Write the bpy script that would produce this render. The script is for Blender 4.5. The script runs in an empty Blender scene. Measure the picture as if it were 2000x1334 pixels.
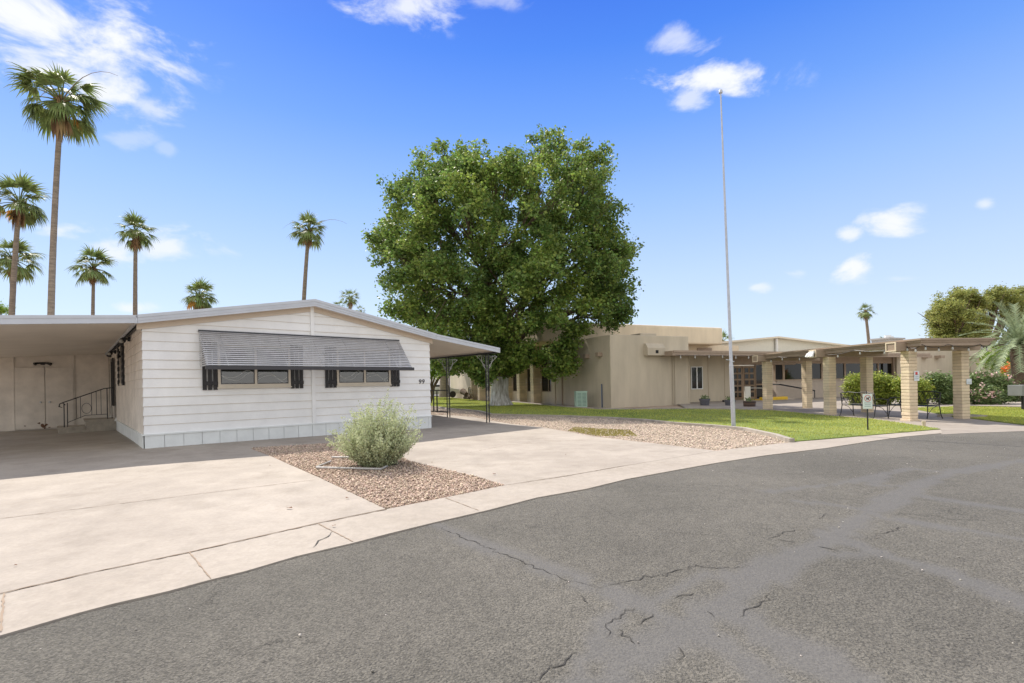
import bpy, bmesh, math, random
import numpy as np
from mathutils import Vector, Matrix
S = bpy.context.scene
R = math.radians

# ---------------------------------------------------------------- camera, sky, sun, exposure
F = 965.0            # focal length in pixels of the 2000 px wide picture
PX, PY = 1000.0, 751.0
ROLL = math.atan(0.0196)
EYE = 1.42
cam_d = bpy.data.cameras.new("camera"); cam = bpy.data.objects.new("camera", cam_d)
S.collection.objects.link(cam); S.camera = cam
cam_d.sensor_width = 36.0; cam_d.lens = F/2000*36.0
cam_d.shift_y = (PY-667.0)/2000.0
cam_d.clip_start = 0.05; cam_d.clip_end = 3000
cam.matrix_world = Matrix.Translation((0, 0, EYE)) @ Matrix.Rotation(R(90), 4, 'X') @ Matrix.Rotation(-ROLL, 4, 'Z')

SUN_EL = R(50.0)
SUN_AZ = Vector((-0.623, 0.782, 0)).normalized()        # towards the sun
sun_d = bpy.data.lights.new("sun", 'SUN'); sun = bpy.data.objects.new("sun", sun_d)
S.collection.objects.link(sun)
sun_d.energy = 4.2; sun_d.angle = R(0.5); sun_d.color = (1.0, 0.93, 0.84)
to_sun = Vector((SUN_AZ.x*math.cos(SUN_EL), SUN_AZ.y*math.cos(SUN_EL), math.sin(SUN_EL)))
sun.rotation_euler = (-to_sun).to_track_quat('-Z', 'Y').to_euler()
sun.location = to_sun*60

S.view_settings.view_transform = 'Standard'; S.view_settings.look = 'None'
S.view_settings.gamma = 1.0; S.view_settings.use_curve_mapping = False
S.view_settings.exposure = 0.57
S.cycles.max_bounces = 6; S.cycles.diffuse_bounces = 3; S.cycles.glossy_bounces = 3
S.cycles.transparent_max_bounces = 12; S.cycles.use_denoising = True

def D(px, py):
    a = (px-PX)/F; b = (PY-py)/F
    c, s = math.cos(ROLL), math.sin(ROLL)
    return Vector((a*c+b*s, 1.0, -a*s+b*c))

SKYK = 1/(0.15*2**0.5)
W = bpy.data.worlds.new("World"); S.world = W; W.use_nodes = True
nt = W.node_tree; N = nt.nodes; L = nt.links
for n in list(N): N.remove(n)
def wn(t, **k):
    n = N.new(t)
    for a, v in k.items(): setattr(n, a, v)
    return n
out = wn('ShaderNodeOutputWorld'); bg = wn('ShaderNodeBackground'); bg.inputs[1].default_value = 0.15
L.new(bg.outputs[0], out.inputs[0])
sky = wn('ShaderNodeTexSky', sky_type='NISHITA'); sky.sun_disc = False
sky.sun_elevation = SUN_EL; sky.sun_rotation = math.atan2(SUN_AZ.x, SUN_AZ.y)
sky.air_density = 1.0; sky.dust_density = 0.3; sky.ozone_density = 3.0; sky.altitude = 0
hsv = wn('ShaderNodeHueSaturation'); hsv.inputs['Saturation'].default_value = 1.1
L.new(sky.outputs[0], hsv.inputs['Color'])
tcg = wn('ShaderNodeTexCoord'); sxyz = wn('ShaderNodeSeparateXYZ'); L.new(tcg.outputs['Generated'], sxyz.inputs[0])
ramp = wn('ShaderNodeValToRGB'); L.new(sxyz.outputs['Z'], ramp.inputs[0])
def lin(c): return tuple(((v/255+.055)/1.055)**2.4 for v in c)+(1,)
stops = [(0.0, (222,236,252)), (.10, (215,231,252)), (.20, (196,219,252)), (.34, (158,195,252)), (.46, (112,163,250)), (.56, (74,135,244)), (.64, (52,112,235)), (1.0, (38,88,205))]
while len(ramp.color_ramp.elements) < len(stops): ramp.color_ramp.elements.new(.5)
for el_, (p_, c_) in zip(ramp.color_ramp.elements, stops): el_.position = p_; el_.color = lin(c_)
rs = wn('ShaderNodeVectorMath', operation='SCALE'); L.new(ramp.outputs[0], rs.inputs[0]); rs.inputs['Scale'].default_value = SKYK
smx = wn('ShaderNodeMix', data_type='RGBA'); smx.inputs[0].default_value = .88; L.new(hsv.outputs[0], smx.inputs[6]); L.new(rs.outputs[0], smx.inputs[7])
tc = wn('ShaderNodeTexCoord')
ns = wn('ShaderNodeTexNoise'); ns.inputs['Scale'].default_value = 9.0; ns.inputs['Detail'].default_value = 9.0
ns.inputs['Roughness'].default_value = 0.6; ns.inputs['Distortion'].default_value = 0.35
mp0 = wn('ShaderNodeMapping'); mp0.inputs['Scale'].default_value = (1, 1, 2.0)
L.new(tc.outputs['Generated'], mp0.inputs[0]); L.new(mp0.outputs[0], ns.inputs['Vector'])
def wm(op, a, b=None, clamp=False):
    n = wn('ShaderNodeMath', operation=op); n.use_clamp = clamp
    for i, v in enumerate((a, b)):
        if v is None: continue
        if isinstance(v, (int, float)): n.inputs[i].default_value = v
        else: L.new(v, n.inputs[i])
    return n.outputs[0]
CL = [(110,50,260,140,1.0),(225,140,125,105,.95),(60,110,110,60,.8),(285,205,48,38,.6),(255,270,55,20,.3),(320,290,20,14,.25),(800,12,125,52,.85),(960,0,60,20,.4),
      (1335,80,62,38,.6),(1385,150,145,42,1.0),(1345,190,55,28,.65),(1755,435,85,32,.95),(1660,457,32,16,.8),
      (1672,522,70,27,.95),(1565,533,38,13,.5),(1480,562,26,12,.6),(120,448,58,19,.7),(320,485,115,38,.8),(250,603,48,13,.7),
      (1925,400,24,12,.6),(1755,545,50,10,.25),(-150,400,160,40,.7),(2300,300,180,60,.8),(600,-250,300,90,.8)]
acc = None
nz = wm('MULTIPLY', wm('SUBTRACT', ns.outputs[0], 0.49), 4.4)
for (px, py, hw, hh, op) in CL:
    c = D(px, py).normalized()
    r_ = D(px+hw, py).normalized()-c; u_ = D(px, py-hh).normalized()-c
    sx, sz = r_.length, u_.length
    x = r_.normalized(); y = c.copy(); z = x.cross(y).normalized(); y = z.cross(x)
    m = Matrix((x, y, z)).transposed()
    mp = wn('ShaderNodeMapping', vector_type='TEXTURE')
    mp.inputs['Location'].default_value = c; mp.inputs['Rotation'].default_value = m.to_euler()
    mp.inputs['Scale'].default_value = (sx, max(sx, sz)*2, sz)
    L.new(tc.outputs['Generated'], mp.inputs[0])
    ln = wn('ShaderNodeVectorMath', operation='LENGTH'); L.new(mp.outputs[0], ln.inputs[0])
    g = wm('SUBTRACT', 1.0, ln.outputs['Value'])
    g = wm('ADD', g, nz)
    sm = wn('ShaderNodeMapRange', interpolation_type='SMOOTHSTEP'); L.new(g, sm.inputs[0])
    sm.inputs[1].default_value = -0.05; sm.inputs[2].default_value = 1.05; sm.inputs[4].default_value = op
    # keep the noise from reaching far outside the cloud's own patch
    fr = wn('ShaderNodeMapRange', interpolation_type='SMOOTHSTEP'); L.new(ln.outputs['Value'], fr.inputs[0])
    fr.inputs[1].default_value = 1.75; fr.inputs[2].default_value = 0.8
    v = wm('MULTIPLY', sm.outputs[0], fr.outputs[0])
    acc = v if acc is None else wm('MAXIMUM', acc, v)
mx = wn('ShaderNodeMix', data_type='RGBA'); L.new(acc, mx.inputs[0])
L.new(smx.outputs[2], mx.inputs[6]); mx.inputs[7].default_value = (4.4, 4.5, 4.65, 1)
# added fill: unseen bright sky overhead and behind the camera, lifts shaded walls
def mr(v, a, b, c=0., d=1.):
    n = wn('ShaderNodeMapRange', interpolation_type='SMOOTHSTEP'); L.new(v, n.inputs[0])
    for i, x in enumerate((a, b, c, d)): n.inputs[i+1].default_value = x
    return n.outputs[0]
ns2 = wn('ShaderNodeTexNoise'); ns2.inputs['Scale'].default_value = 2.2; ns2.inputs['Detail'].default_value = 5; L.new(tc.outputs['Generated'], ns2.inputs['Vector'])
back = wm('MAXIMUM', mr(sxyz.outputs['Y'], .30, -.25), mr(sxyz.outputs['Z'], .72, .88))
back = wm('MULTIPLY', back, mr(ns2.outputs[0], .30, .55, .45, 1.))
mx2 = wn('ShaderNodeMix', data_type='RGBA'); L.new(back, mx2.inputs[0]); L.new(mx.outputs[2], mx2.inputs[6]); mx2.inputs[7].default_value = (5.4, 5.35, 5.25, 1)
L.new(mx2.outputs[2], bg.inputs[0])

# ---------------------------------------------------------------- terrain and picture-to-world helpers
def gz(x, y):
    x = np.asarray(x, float); y = np.asarray(y, float)
    z = .17*np.exp(-((x+9)**2+(y-12)**2)/50.) + .17*np.exp(-((x+4)**2+(y-22)**2)/20.)
    z = z + .08*(1/(1+np.exp(-((y-.35*x)-21)/1.2)))
    return z - .04*np.exp(-((x-14)**2+(y-16)**2)/40.)
def G(px, py, h=0.0):
    d = D(px, py); z = h
    for _ in range(12):
        t = (z-EYE)/d.z; z = float(gz(d.x*t, d.y*t))+h
    t = (z-EYE)/d.z
    return Vector((d.x*t, d.y*t, z))
def at(px, py, Y):
    d = D(px, py); return Vector((d.x*Y, Y, EYE+d.z*Y))
class Frame:
    def __init__(s, o, ang): s.o = Vector(o); s.a = ang; s.x = Vector((math.cos(ang), math.sin(ang), 0)); s.y = Vector((-math.sin(ang), math.cos(ang), 0))
    def hit(s, px, py, v=0.0):          # ray with the vertical plane local y = v -> (u, z)
        d = D(px, py); n = s.y
        t = ((s.o+n*v)-Vector((0, 0, 0))).dot(n)/Vector((d.x, d.y, 0)).dot(n)
        p = Vector((d.x*t, d.y*t, 0)); return (p-s.o).dot(s.x), EYE+d.z*t
    def hitx(s, px, py, u=0.0):         # ray with the vertical plane local x = u -> (v, z)
        d = D(px, py); n = s.x
        t = (s.o+n*u).dot(n)/Vector((d.x, d.y, 0)).dot(n)
        p = Vector((d.x*t, d.y*t, 0)); return (p-s.o).dot(s.y), EYE+d.z*t
    def w(s, u, v, z=0): return s.o+s.x*u+s.y*v+Vector((0, 0, z))
    def loc(s, p): q = Vector((p[0], p[1], 0))-Vector((s.o.x, s.o.y, 0)); return Vector((q.dot(s.x), q.dot(s.y), p[2] if len(p) > 2 else 0))
HF = Frame((-8.03, 10.76, 0), R(41.9))        # mobile home: x along its front, y back
BF = Frame((5.4, 27.0, 0), R(23.6))           # clubhouse: x along its front, y back
CF = Frame((13.1, 16.3, 0), R(8.46))          # covered walk: origin at the near left column

# ---------------------------------------------------------------- mesh helpers
class MB:
    def __init__(s): s.v = []; s.f = []; s.mi = []; s.cur = 0
    def add(s, vs, fs):
        n = len(s.v); s.v += [tuple(v) for v in vs]
        s.f += [tuple(i+n for i in f) for f in fs]; s.mi += [s.cur]*len(fs); return s
    def box(s, x0, x1, y0, y1, z0, z1, M=None):
        vs = [Vector((x, y, z)) for z in (z0, z1) for y in (y0, y1) for x in (x0, x1)]
        if M: vs = [M @ v for v in vs]
        return s.add(vs, [(0,2,3,1),(4,5,7,6),(0,1,5,4),(2,6,7,3),(0,4,6,2),(1,3,7,5)])
    def bar(s, a, b, w, h=None, up=(0,0,1)):
        a = Vector(a); b = Vector(b); h = h or w; d = (b-a); l = d.length
        if l < 1e-6: return s
        d /= l; up = Vector(up)
        if abs(d.dot(up)) > .98: up = Vector((1, 0, 0))
        x = d.cross(up).normalized()*w/2; z = x.cross(d).normalized()*h/2
        vs = [p+i*x+j*z for p in (a, b) for (i, j) in ((-1,-1),(1,-1),(1,1),(-1,1))]
        return s.add(vs, [(0,1,2,3),(4,7,6,5),(0,4,5,1),(1,5,6,2),(2,6,7,3),(3,7,4,0)])
    def tube(s, pts, r, n=8, cap=True):
        pts = [Vector(p) for p in pts]; k = len(pts)
        rr = list(r) if hasattr(r, '__len__') else [r]*k
        base = len(s.v); ref = Vector((0, 0, 1)); prev = None
        for i, p in enumerate(pts):
            d = (pts[min(i+1, k-1)]-pts[max(i-1, 0)]).normalized()
            if prev is None: x = d.cross(ref) if abs(d.dot(ref)) < .95 else d.cross(Vector((1, 0, 0)))
            else: x = prev-d*prev.dot(d)
            x.normalize(); prev = x; y = d.cross(x)
            for j in range(n):
                a = 2*math.pi*j/n; s.v.append(tuple(p+(x*math.cos(a)+y*math.sin(a))*rr[i]))
        for i in range(k-1):
            for j in range(n):
                a = base+i*n+j; b = base+i*n+(j+1) % n
                s.f.append((a, b, b+n, a+n)); s.mi.append(s.cur)
        if cap:
            s.f.append(tuple(base+j for j in range(n))[::-1]); s.f.append(tuple(base+(k-1)*n+j for j in range(n))); s.mi += [s.cur]*2
        return s
    def prism(s, poly, z0, z1):
        n = len(poly); vs = [(p[0], p[1], z0) for p in poly]+[(p[0], p[1], z1) for p in poly]
        return s.add(vs, [tuple(range(n))[::-1], tuple(range(n, 2*n))]+[(i, (i+1) % n, (i+1) % n+n, i+n) for i in range(n)])
    def lathe(s, prof, c=(0,0,0), n=20):
        c = Vector(c); base = len(s.v)
        for (r, z) in prof:
            for j in range(n):
                a = 2*math.pi*j/n; s.v.append((c.x+r*math.cos(a), c.y+r*math.sin(a), c.z+z))
        for i in range(len(prof)-1):
            for j in range(n):
                a = base+i*n+j; b = base+i*n+(j+1) % n
                s.f.append((a, b, b+n, a+n)); s.mi.append(s.cur)
        return s
    def build(s, name, mat, parent=None, smooth=False, bevel=0):
        me = bpy.data.meshes.new(name); me.from_pydata(s.v, [], s.f)
        mats = mat if isinstance(mat, (list, tuple)) else [mat]
        for m in mats: me.materials.append(m)
        if len(mats) > 1: me.polygons.foreach_set('material_index', s.mi)
        if smooth: me.polygons.foreach_set('use_smooth', [True]*len(me.polygons))
        me.update()
        o = bpy.data.objects.new(name, me); S.collection.objects.link(o)
        if parent: o.parent = parent
        if bevel:
            b = o.modifiers.new('bevel', 'BEVEL'); b.width = bevel; b.segments = 2; b.limit_method = 'ANGLE'
        if smooth:
            try:
                me.set_sharp_from_angle(angle=R(40))
            except Exception: pass
        return o
def np_mesh(name, V, Fq, mat, parent=None, smooth=False):
    V = np.asarray(V, np.float32).reshape(-1, 3); Fq = np.asarray(Fq, np.int32); k = Fq.shape[1]
    me = bpy.data.meshes.new(name); me.vertices.add(len(V)); me.vertices.foreach_set('co', V.ravel())
    me.loops.add(Fq.size); me.loops.foreach_set('vertex_index', Fq.ravel())
    me.polygons.add(len(Fq)); me.polygons.foreach_set('loop_start', np.arange(0, Fq.size, k, dtype=np.int32))
    try: me.polygons.foreach_set('loop_total', np.full(len(Fq), k, np.int32))
    except Exception: pass
    me.materials.append(mat); me.update(calc_edges=True); me.validate()
    if smooth: me.polygons.foreach_set('use_smooth', [True]*len(me.polygons))
    o = bpy.data.objects.new(name, me); S.collection.objects.link(o)
    if parent: o.parent = parent
    return o
def tag(o, label=None, cat=None, group=None, kind=None):
    if label: o['label'] = label
    if cat: o['category'] = cat
    if group: o['group'] = group
    if kind: o['kind'] = kind
    return o
def empty(name, loc, rz, label, cat, group=None):
    o = bpy.data.objects.new(name, None); S.collection.objects.link(o)
    o.location = loc; o.rotation_euler = (0, 0, rz); o.empty_display_size = .2
    return tag(o, label, cat, group)
def copy_tree(o, parent=None):
    c = o.copy(); S.collection.objects.link(c); c.parent = parent
    for ch in [q for q in S.collection.objects if q.parent == o]: copy_tree(ch, c)
    return c

# ---------------------------------------------------------------- materials
MATS = {}
def mat(name, col, rough=.7, var=.0, vscale=4., bump=0., bscale=60., col2=None, metal=0., spec=.5, island=0., trans=0., detail=5., coat=0, obj=True, bdist=.01, stretch=None):
    m = bpy.data.materials.new(name); m.use_nodes = True; t = m.node_tree; n = t.nodes; l = t.links
    b = n['Principled BSDF']; b.inputs['Roughness'].default_value = rough; b.inputs['Metallic'].default_value = metal
    b.inputs['Specular IOR Level'].default_value = spec
    co = n.new('ShaderNodeTexCoord'); vec = co.outputs['Object']
    if stretch:
        mp = n.new('ShaderNodeMapping'); mp.inputs['Scale'].default_value = stretch; l.new(vec, mp.inputs[0]); vec = mp.outputs[0]
    c = (*col, 1); b.inputs['Base Color'].default_value = c
    last = None
    if var > 0 or col2:
        nz = n.new('ShaderNodeTexNoise'); nz.inputs['Scale'].default_value = vscale; nz.inputs['Detail'].default_value = detail; nz.inputs['Roughness'].default_value = .62
        l.new(vec, nz.inputs['Vector'])
        rp = n.new('ShaderNodeValToRGB'); rp.color_ramp.elements[0].position = .34; rp.color_ramp.elements[1].position = .66
        c2 = col2 if col2 else tuple(x*(1-var) for x in col)
        hi = col if col2 else tuple(min(1, x*(1+var*.6)) for x in col)
        rp.color_ramp.elements[0].color = (*c2, 1); rp.color_ramp.elements[1].color = (*hi, 1)
        l.new(nz.outputs[0], rp.inputs[0]); last = rp.outputs[0]
    if island:
        ge = n.new('ShaderNodeNewGeometry'); hs = n.new('ShaderNodeHueSaturation')
        mr = n.new('ShaderNodeMapRange'); l.new(ge.outputs['Random Per Island'], mr.inputs[0])
        mr.inputs[3].default_value = 1-island; mr.inputs[4].default_value = 1+island
        l.new(mr.outputs[0], hs.inputs['Value'])
        m2 = n.new('ShaderNodeMath'); m2.operation = 'MULTIPLY'; l.new(ge.outputs['Random Per Island'], m2.inputs[0]); m2.inputs[1].default_value = 7.3
        m3 = n.new('ShaderNodeMath'); m3.operation = 'FRACT'; l.new(m2.outputs[0], m3.inputs[0])
        mh = n.new('ShaderNodeMapRange'); l.new(m3.outputs[0], mh.inputs[0]); mh.inputs[3].default_value = .5-.035*island*2; mh.inputs[4].default_value = .5+.025*island*2
        l.new(mh.outputs[0], hs.inputs['Hue'])
        if last: l.new(last, hs.inputs['Color'])
        else: hs.inputs['Color'].default_value = c
        last = hs.outputs[0]
    if last: l.new(last, b.inputs['Base Color'])
    if bump:
        bn = n.new('ShaderNodeTexNoise'); bn.inputs['Scale'].default_value = bscale; bn.inputs['Detail'].default_value = 4; l.new(vec, bn.inputs['Vector'])
        bp = n.new('ShaderNodeBump'); bp.inputs['Strength'].default_value = bump; bp.inputs['Distance'].default_value = bdist
        l.new(bn.outputs[0], bp.inputs['Height']); l.new(bp.outputs[0], b.inputs['Normal'])
    if trans:
        tr = n.new('ShaderNodeBsdfTranslucent'); ms = n.new('ShaderNodeMixShader'); ms.inputs[0].default_value = trans
        if last: l.new(last, tr.inputs[0])
        else: tr.inputs[0].default_value = c
        l.new(b.outputs[0], ms.inputs[1]); l.new(tr.outputs[0], ms.inputs[2]); l.new(ms.outputs[0], n['Material Output'].inputs[0])
    MATS[name] = m; return m
def glass(name, col, rough=.04):
    m = bpy.data.materials.new(name); m.use_nodes = True; b = m.node_tree.nodes['Principled BSDF']
    b.inputs['Base Color'].default_value = (*col, 1); b.inputs['Roughness'].default_value = rough; b.inputs['Specular IOR Level'].default_value = .3
    return m
def clear_glass(name, tint=(.75,.78,.78), refl=.22):
    m = bpy.data.materials.new(name); m.use_nodes = True; t = m.node_tree; n = t.nodes; l = t.links
    n.remove(n['Principled BSDF'])
    a = n.new('ShaderNodeBsdfTransparent'); a.inputs[0].default_value = (*tint, 1)
    g = n.new('ShaderNodeBsdfGlossy'); g.inputs['Roughness'].default_value = .02
    fr = n.new('ShaderNodeFresnel'); fr.inputs[0].default_value = 1.6
    ad = n.new('ShaderNodeMath'); ad.operation = 'ADD'; ad.inputs[1].default_value = refl*.4; l.new(fr.outputs[0], ad.inputs[0])
    x = n.new('ShaderNodeMixShader'); l.new(ad.outputs[0], x.inputs[0]); l.new(a.outputs[0], x.inputs[1]); l.new(g.outputs[0], x.inputs[2])
    l.new(x.outputs[0], n['Material Output'].inputs[0]); return m
M_white = mat('white_siding_paint', (.84,.845,.84), .55, var=.07, vscale=1.6, bump=.15, bscale=50, stretch=(1,1,1))
M_skirt = mat('skirting_paint', (.74,.77,.765), .6, var=.08, vscale=2.5)
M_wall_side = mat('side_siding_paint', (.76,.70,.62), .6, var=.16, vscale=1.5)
M_fascia = mat('aluminium_fascia', (.52,.55,.60), .35, var=.05, vscale=3, metal=.15)
M_soffit = mat('ribbed_soffit_paint', (.72,.66,.58), .6, var=.06, vscale=1)
M_roofwhite = mat('white_roof_coating', (.62,.62,.60), .7, var=.1)
M_black = mat('black_iron_paint', (.018,.018,.02), .45)
M_greyscroll = mat('grey_iron_scroll_paint', (.33,.33,.32), .5)
M_shutter = mat('black_shutter_wood', (.022,.021,.023), .6, var=.3, vscale=8)
M_awning = mat('grey_awning_slat_metal', (.52,.52,.53), .38, var=.12, vscale=5, metal=.3)
M_awndark = mat('dark_awning_trim', (.045,.045,.052), .5)
M_winframe = mat('cream_window_frame', (.60,.54,.44), .5, var=.06)
M_blind = mat('window_blind_slat', (.13,.125,.10), .5)
M_reflarc = mat('pale_reflection_arc', (.50,.50,.46), .6)  # pale colour standing in for curved reflections in the house windows
M_room = mat('dark_interior', (.02,.02,.02), .9)
M_glass = clear_glass('window_glass')
M_darkglass = glass('dark_window_glass', (.008,.009,.009))
M_conc = mat('step_concrete', (.42,.38,.32), .85, var=.2, vscale=6, bump=.2)
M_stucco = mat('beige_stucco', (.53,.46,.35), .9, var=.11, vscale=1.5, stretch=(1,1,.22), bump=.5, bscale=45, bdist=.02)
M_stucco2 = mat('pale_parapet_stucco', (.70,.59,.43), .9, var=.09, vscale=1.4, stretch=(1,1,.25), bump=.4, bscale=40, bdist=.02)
M_block = mat('tan_slump_block', (.70,.58,.41), .9, var=.12, vscale=3, bump=.5, bscale=25, island=.09, bdist=.02)
M_mortar = mat('tan_mortar', (.33,.26,.18), .95)
M_brown = mat('brown_painted_wood', (.35,.265,.195), .6, var=.1, vscale=3)
M_tanwood = mat('tan_painted_wood', (.42,.32,.225), .6, var=.08, vscale=3)
M_ceil = mat('cream_ceiling_board', (.56,.46,.33), .8, var=.05)
M_doorwood = mat('brown_door_wood', (.25,.17,.105), .5, var=.1)
M_whitemetal = mat('white_painted_metal', (.78,.78,.76), .45)
M_fabric = mat('pale_roof_sheet', (.70,.68,.59), .7, var=.04)
M_green = mat('pale_green_cabinet_paint', (.37,.52,.42), .5, var=.08)
M_pole = mat('brushed_pole_metal', (.48,.50,.54), .4, var=.12, vscale=9, metal=.4)
M_pvc = mat('old_white_pipe', (.50,.48,.46), .6, var=.25, vscale=12)
M_bulb = glass('bulb_glass', (.45,.45,.42), .1)
M_pot = mat('dark_plastic_planter', (.10,.10,.12), .5, var=.2)
M_barrel = mat('weathered_barrel_wood', (.16,.10,.075), .8, var=.3, vscale=20)
M_soil = mat('potting_soil', (.05,.035,.025), .95)
M_yellow = mat('yellow_kerb_paint', (.75,.47,.02), .6, var=.1)
M_sign = mat('sign_white', (.62,.70,.66), .5)
M_red = mat('sign_red', (.55,.04,.03), .5)
M_signgrey = mat('sign_grey_print', (.25,.33,.32), .5)
M_bark = mat('brown_bark', (.14,.10,.07), .95, var=.35, vscale=3, bump=1, bscale=9, bdist=.06)
M_whitewash = mat('whitewashed_bark', (.92,.92,.92), .9, col2=(.40,.36,.32), vscale=3.6, bump=1, bscale=7, bdist=.08, stretch=(2.2,2.2,.5), detail=9)
M_palmtrunk = mat('palm_trunk_bark', (.25,.205,.16), .95, var=.3, vscale=3, bump=.8, bscale=9, stretch=(1,1,5), bdist=.04)
M_frond = mat('palm_frond_green', (.18,.24,.075), .55, island=.35, trans=.3)
M_deadfrond = mat('dead_palm_thatch', (.26,.17,.09), .9, island=.4, trans=.15)
M_orangefrond = mat('yellowing_palm_frond', (.50,.27,.05), .8, island=.3, trans=.3)
M_leaf = mat('tree_leaf_green', (.235,.33,.065), .5, island=.5, trans=.45, col2=(.12,.205,.05), vscale=.35)
M_leafy = mat('citrus_leaf', (.20,.32,.03), .45, island=.35, trans=.45)
M_hedge = mat('hedge_leaf', (.30,.37,.06), .5, island=.4, trans=.3)
M_olean = mat('oleander_leaf', (.16,.23,.08), .5, island=.4, trans=.25)
M_pink = mat('pink_oleander_flower', (.62,.42,.40), .7, island=.15)
M_orange = mat('orange_flower', (.80,.18,.02), .7, island=.2)
M_pine = mat('olive_pine_needle', (.30,.33,.09), .6, island=.4, trans=.45)
M_date = mat('grey_green_frond', (.30,.37,.21), .6, island=.3, trans=.25)
M_sage = mat('silver_sage_leaf', (.50,.55,.33), .8, island=.32, trans=.25)
M_twig = mat('grey_brown_twig', (.22,.18,.12), .9)
M_grass = mat('lawn_grass_blade', (.52,.52,.10), .6, island=.35, trans=.35, col2=(.31,.38,.07), vscale=.55)
M_stone = mat('pink_tan_stone', (.49,.385,.295), .9, island=.36)
M_edging = mat('grey_concrete_edging', (.36,.32,.27), .9, var=.2, vscale=4, bump=.3, bscale=30)
M_joint = mat('dark_joint_filler', (.19,.14,.10), .95)
M_crack = mat('crack_shadow_grit', (.045,.042,.038), 1)
M_litter = mat('dry_leaf_litter', (.16,.07,.03), .9)
M_rust = mat('rust_stain', (.16,.08,.045), .9, var=.3, vscale=30)

def ground_mat(name, cols, scale1, scale2, rough, bump, bscale, attr=None, speck=0., bd=.01, stain=0, cracks=False):
    m = bpy.data.materials.new(name); m.use_nodes = True; t = m.node_tree; n = t.nodes; l = t.links; b = n['Principled BSDF']
    b.inputs['Roughness'].default_value = rough; b.inputs['Specular IOR Level'].default_value = .3
    co = n.new('ShaderNodeTexCoord')
    def noise(s, d=5, r=.6):
        q = n.new('ShaderNodeTexNoise'); q.inputs['Scale'].default_value = s; q.inputs['Detail'].default_value = d; q.inputs['Roughness'].default_value = r
        l.new(co.outputs['Object'], q.inputs['Vector']); return q.outputs[0]
    def ramp(f, a, bb, p0=.35, p1=.65):
        r = n.new('ShaderNodeValToRGB'); r.color_ramp.elements[0].position = p0; r.color_ramp.elements[1].position = p1
        r.color_ramp.elements[0].color = (*a, 1); r.color_ramp.elements[1].color = (*bb, 1); l.new(f, r.inputs[0]); return r.outputs[0]
    def mul(a, bb, fac=1.):
        x = n.new('ShaderNodeMix'); x.data_type = 'RGBA'; x.blend_type = 'MULTIPLY'; x.inputs[0].default_value = fac
        l.new(a, x.inputs[6]); l.new(bb, x.inputs[7]); return x.outputs[2]
    c = ramp(noise(scale1, 6), cols[0], cols[1])
    c = mul(c, ramp(noise(scale2, 3), (.93,.93,.93), (1.05,1.05,1.05)))
    if speck:
        v = n.new('ShaderNodeTexVoronoi'); v.inputs['Scale'].default_value = speck; l.new(co.outputs['Object'], v.inputs['Vector'])
        sp = n.new('ShaderNodeSeparateColor'); l.new(v.outputs['Color'], sp.inputs[0])
        r = n.new('ShaderNodeValToRGB'); r.color_ramp.elements[0].position = 0; r.color_ramp.elements[1].position = 1
        r.color_ramp.elements[0].color = (.66,.66,.65,1); r.color_ramp.elements[1].color = (1.38,1.36,1.31,1); l.new(sp.outputs[0], r.inputs[0])
        c = mul(c, r.outputs[0])
    if stain:
        c = mul(c, ramp(noise(1.1, 8, .72), (1, 1, 1), (stain, stain*.985, stain*.96), .52, .72))
        c = mul(c, ramp(noise(28, 4, .7), (.93, .93, .93), (1.05, 1.05, 1.05)))
    if cracks:
        wn_ = n.new('ShaderNodeTexNoise'); wn_.inputs['Scale'].default_value = 1.6; wn_.inputs['Detail'].default_value = 8; wn_.inputs['Roughness'].default_value = .7; l.new(co.outputs['Object'], wn_.inputs['Vector'])
        va = n.new('ShaderNodeVectorMath'); va.operation = 'MULTIPLY_ADD'; l.new(wn_.outputs['Color'], va.inputs[0]); va.inputs[1].default_value = (.9, .9, .9); l.new(co.outputs['Object'], va.inputs[2])
        vo = n.new('ShaderNodeTexVoronoi'); vo.feature = 'DISTANCE_TO_EDGE'; vo.inputs['Scale'].default_value = .55; l.new(va.outputs[0], vo.inputs['Vector'])
        e_ = ramp(vo.outputs['Distance'], (.42, .42, .42), (1, 1, 1), .0015, .006)
        k_ = n.new('ShaderNodeMix'); k_.data_type = 'RGBA'; l.new(ramp(noise(.8, 4), (0, 0, 0), (1, 1, 1), .47, .6), k_.inputs[0]); k_.inputs[6].default_value = (1, 1, 1, 1); l.new(e_, k_.inputs[7])
        c = mul(c, k_.outputs[2])
    if attr:
        a = n.new('ShaderNodeAttribute'); a.attribute_name = 'seal'
        x = n.new('ShaderNodeMix'); x.data_type = 'RGBA'; l.new(a.outputs['Fac'], x.inputs[0]); l.new(c, x.inputs[6]); x.inputs[7].default_value = (*attr, 1); c = x.outputs[2]
    l.new(c, b.inputs['Base Color'])
    bn = n.new('ShaderNodeTexNoise'); bn.inputs['Scale'].default_value = bscale; bn.inputs['Detail'].default_value = 3; l.new(co.outputs['Object'], bn.inputs['Vector'])
    bp = n.new('ShaderNodeBump'); bp.inputs['Strength'].default_value = bump; bp.inputs['Distance'].default_value = bd
    l.new(bn.outputs[0], bp.inputs['Height']); l.new(bp.outputs[0], b.inputs['Normal'])
    if attr:
        mm = n.new('ShaderNodeMath'); mm.operation = 'MULTIPLY_ADD'; l.new(a.outputs['Fac'], mm.inputs[0]); mm.inputs[1].default_value = -bump*.8; mm.inputs[2].default_value = bump
        l.new(mm.outputs[0], bp.inputs['Strength'])
    return m
M_asph = ground_mat('worn_asphalt', ((.110,.104,.091),(.148,.139,.122)), .45, 7, .9, 1., 75, attr=(.118,.115,.113), speck=95, bd=.02, cracks=True)
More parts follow.
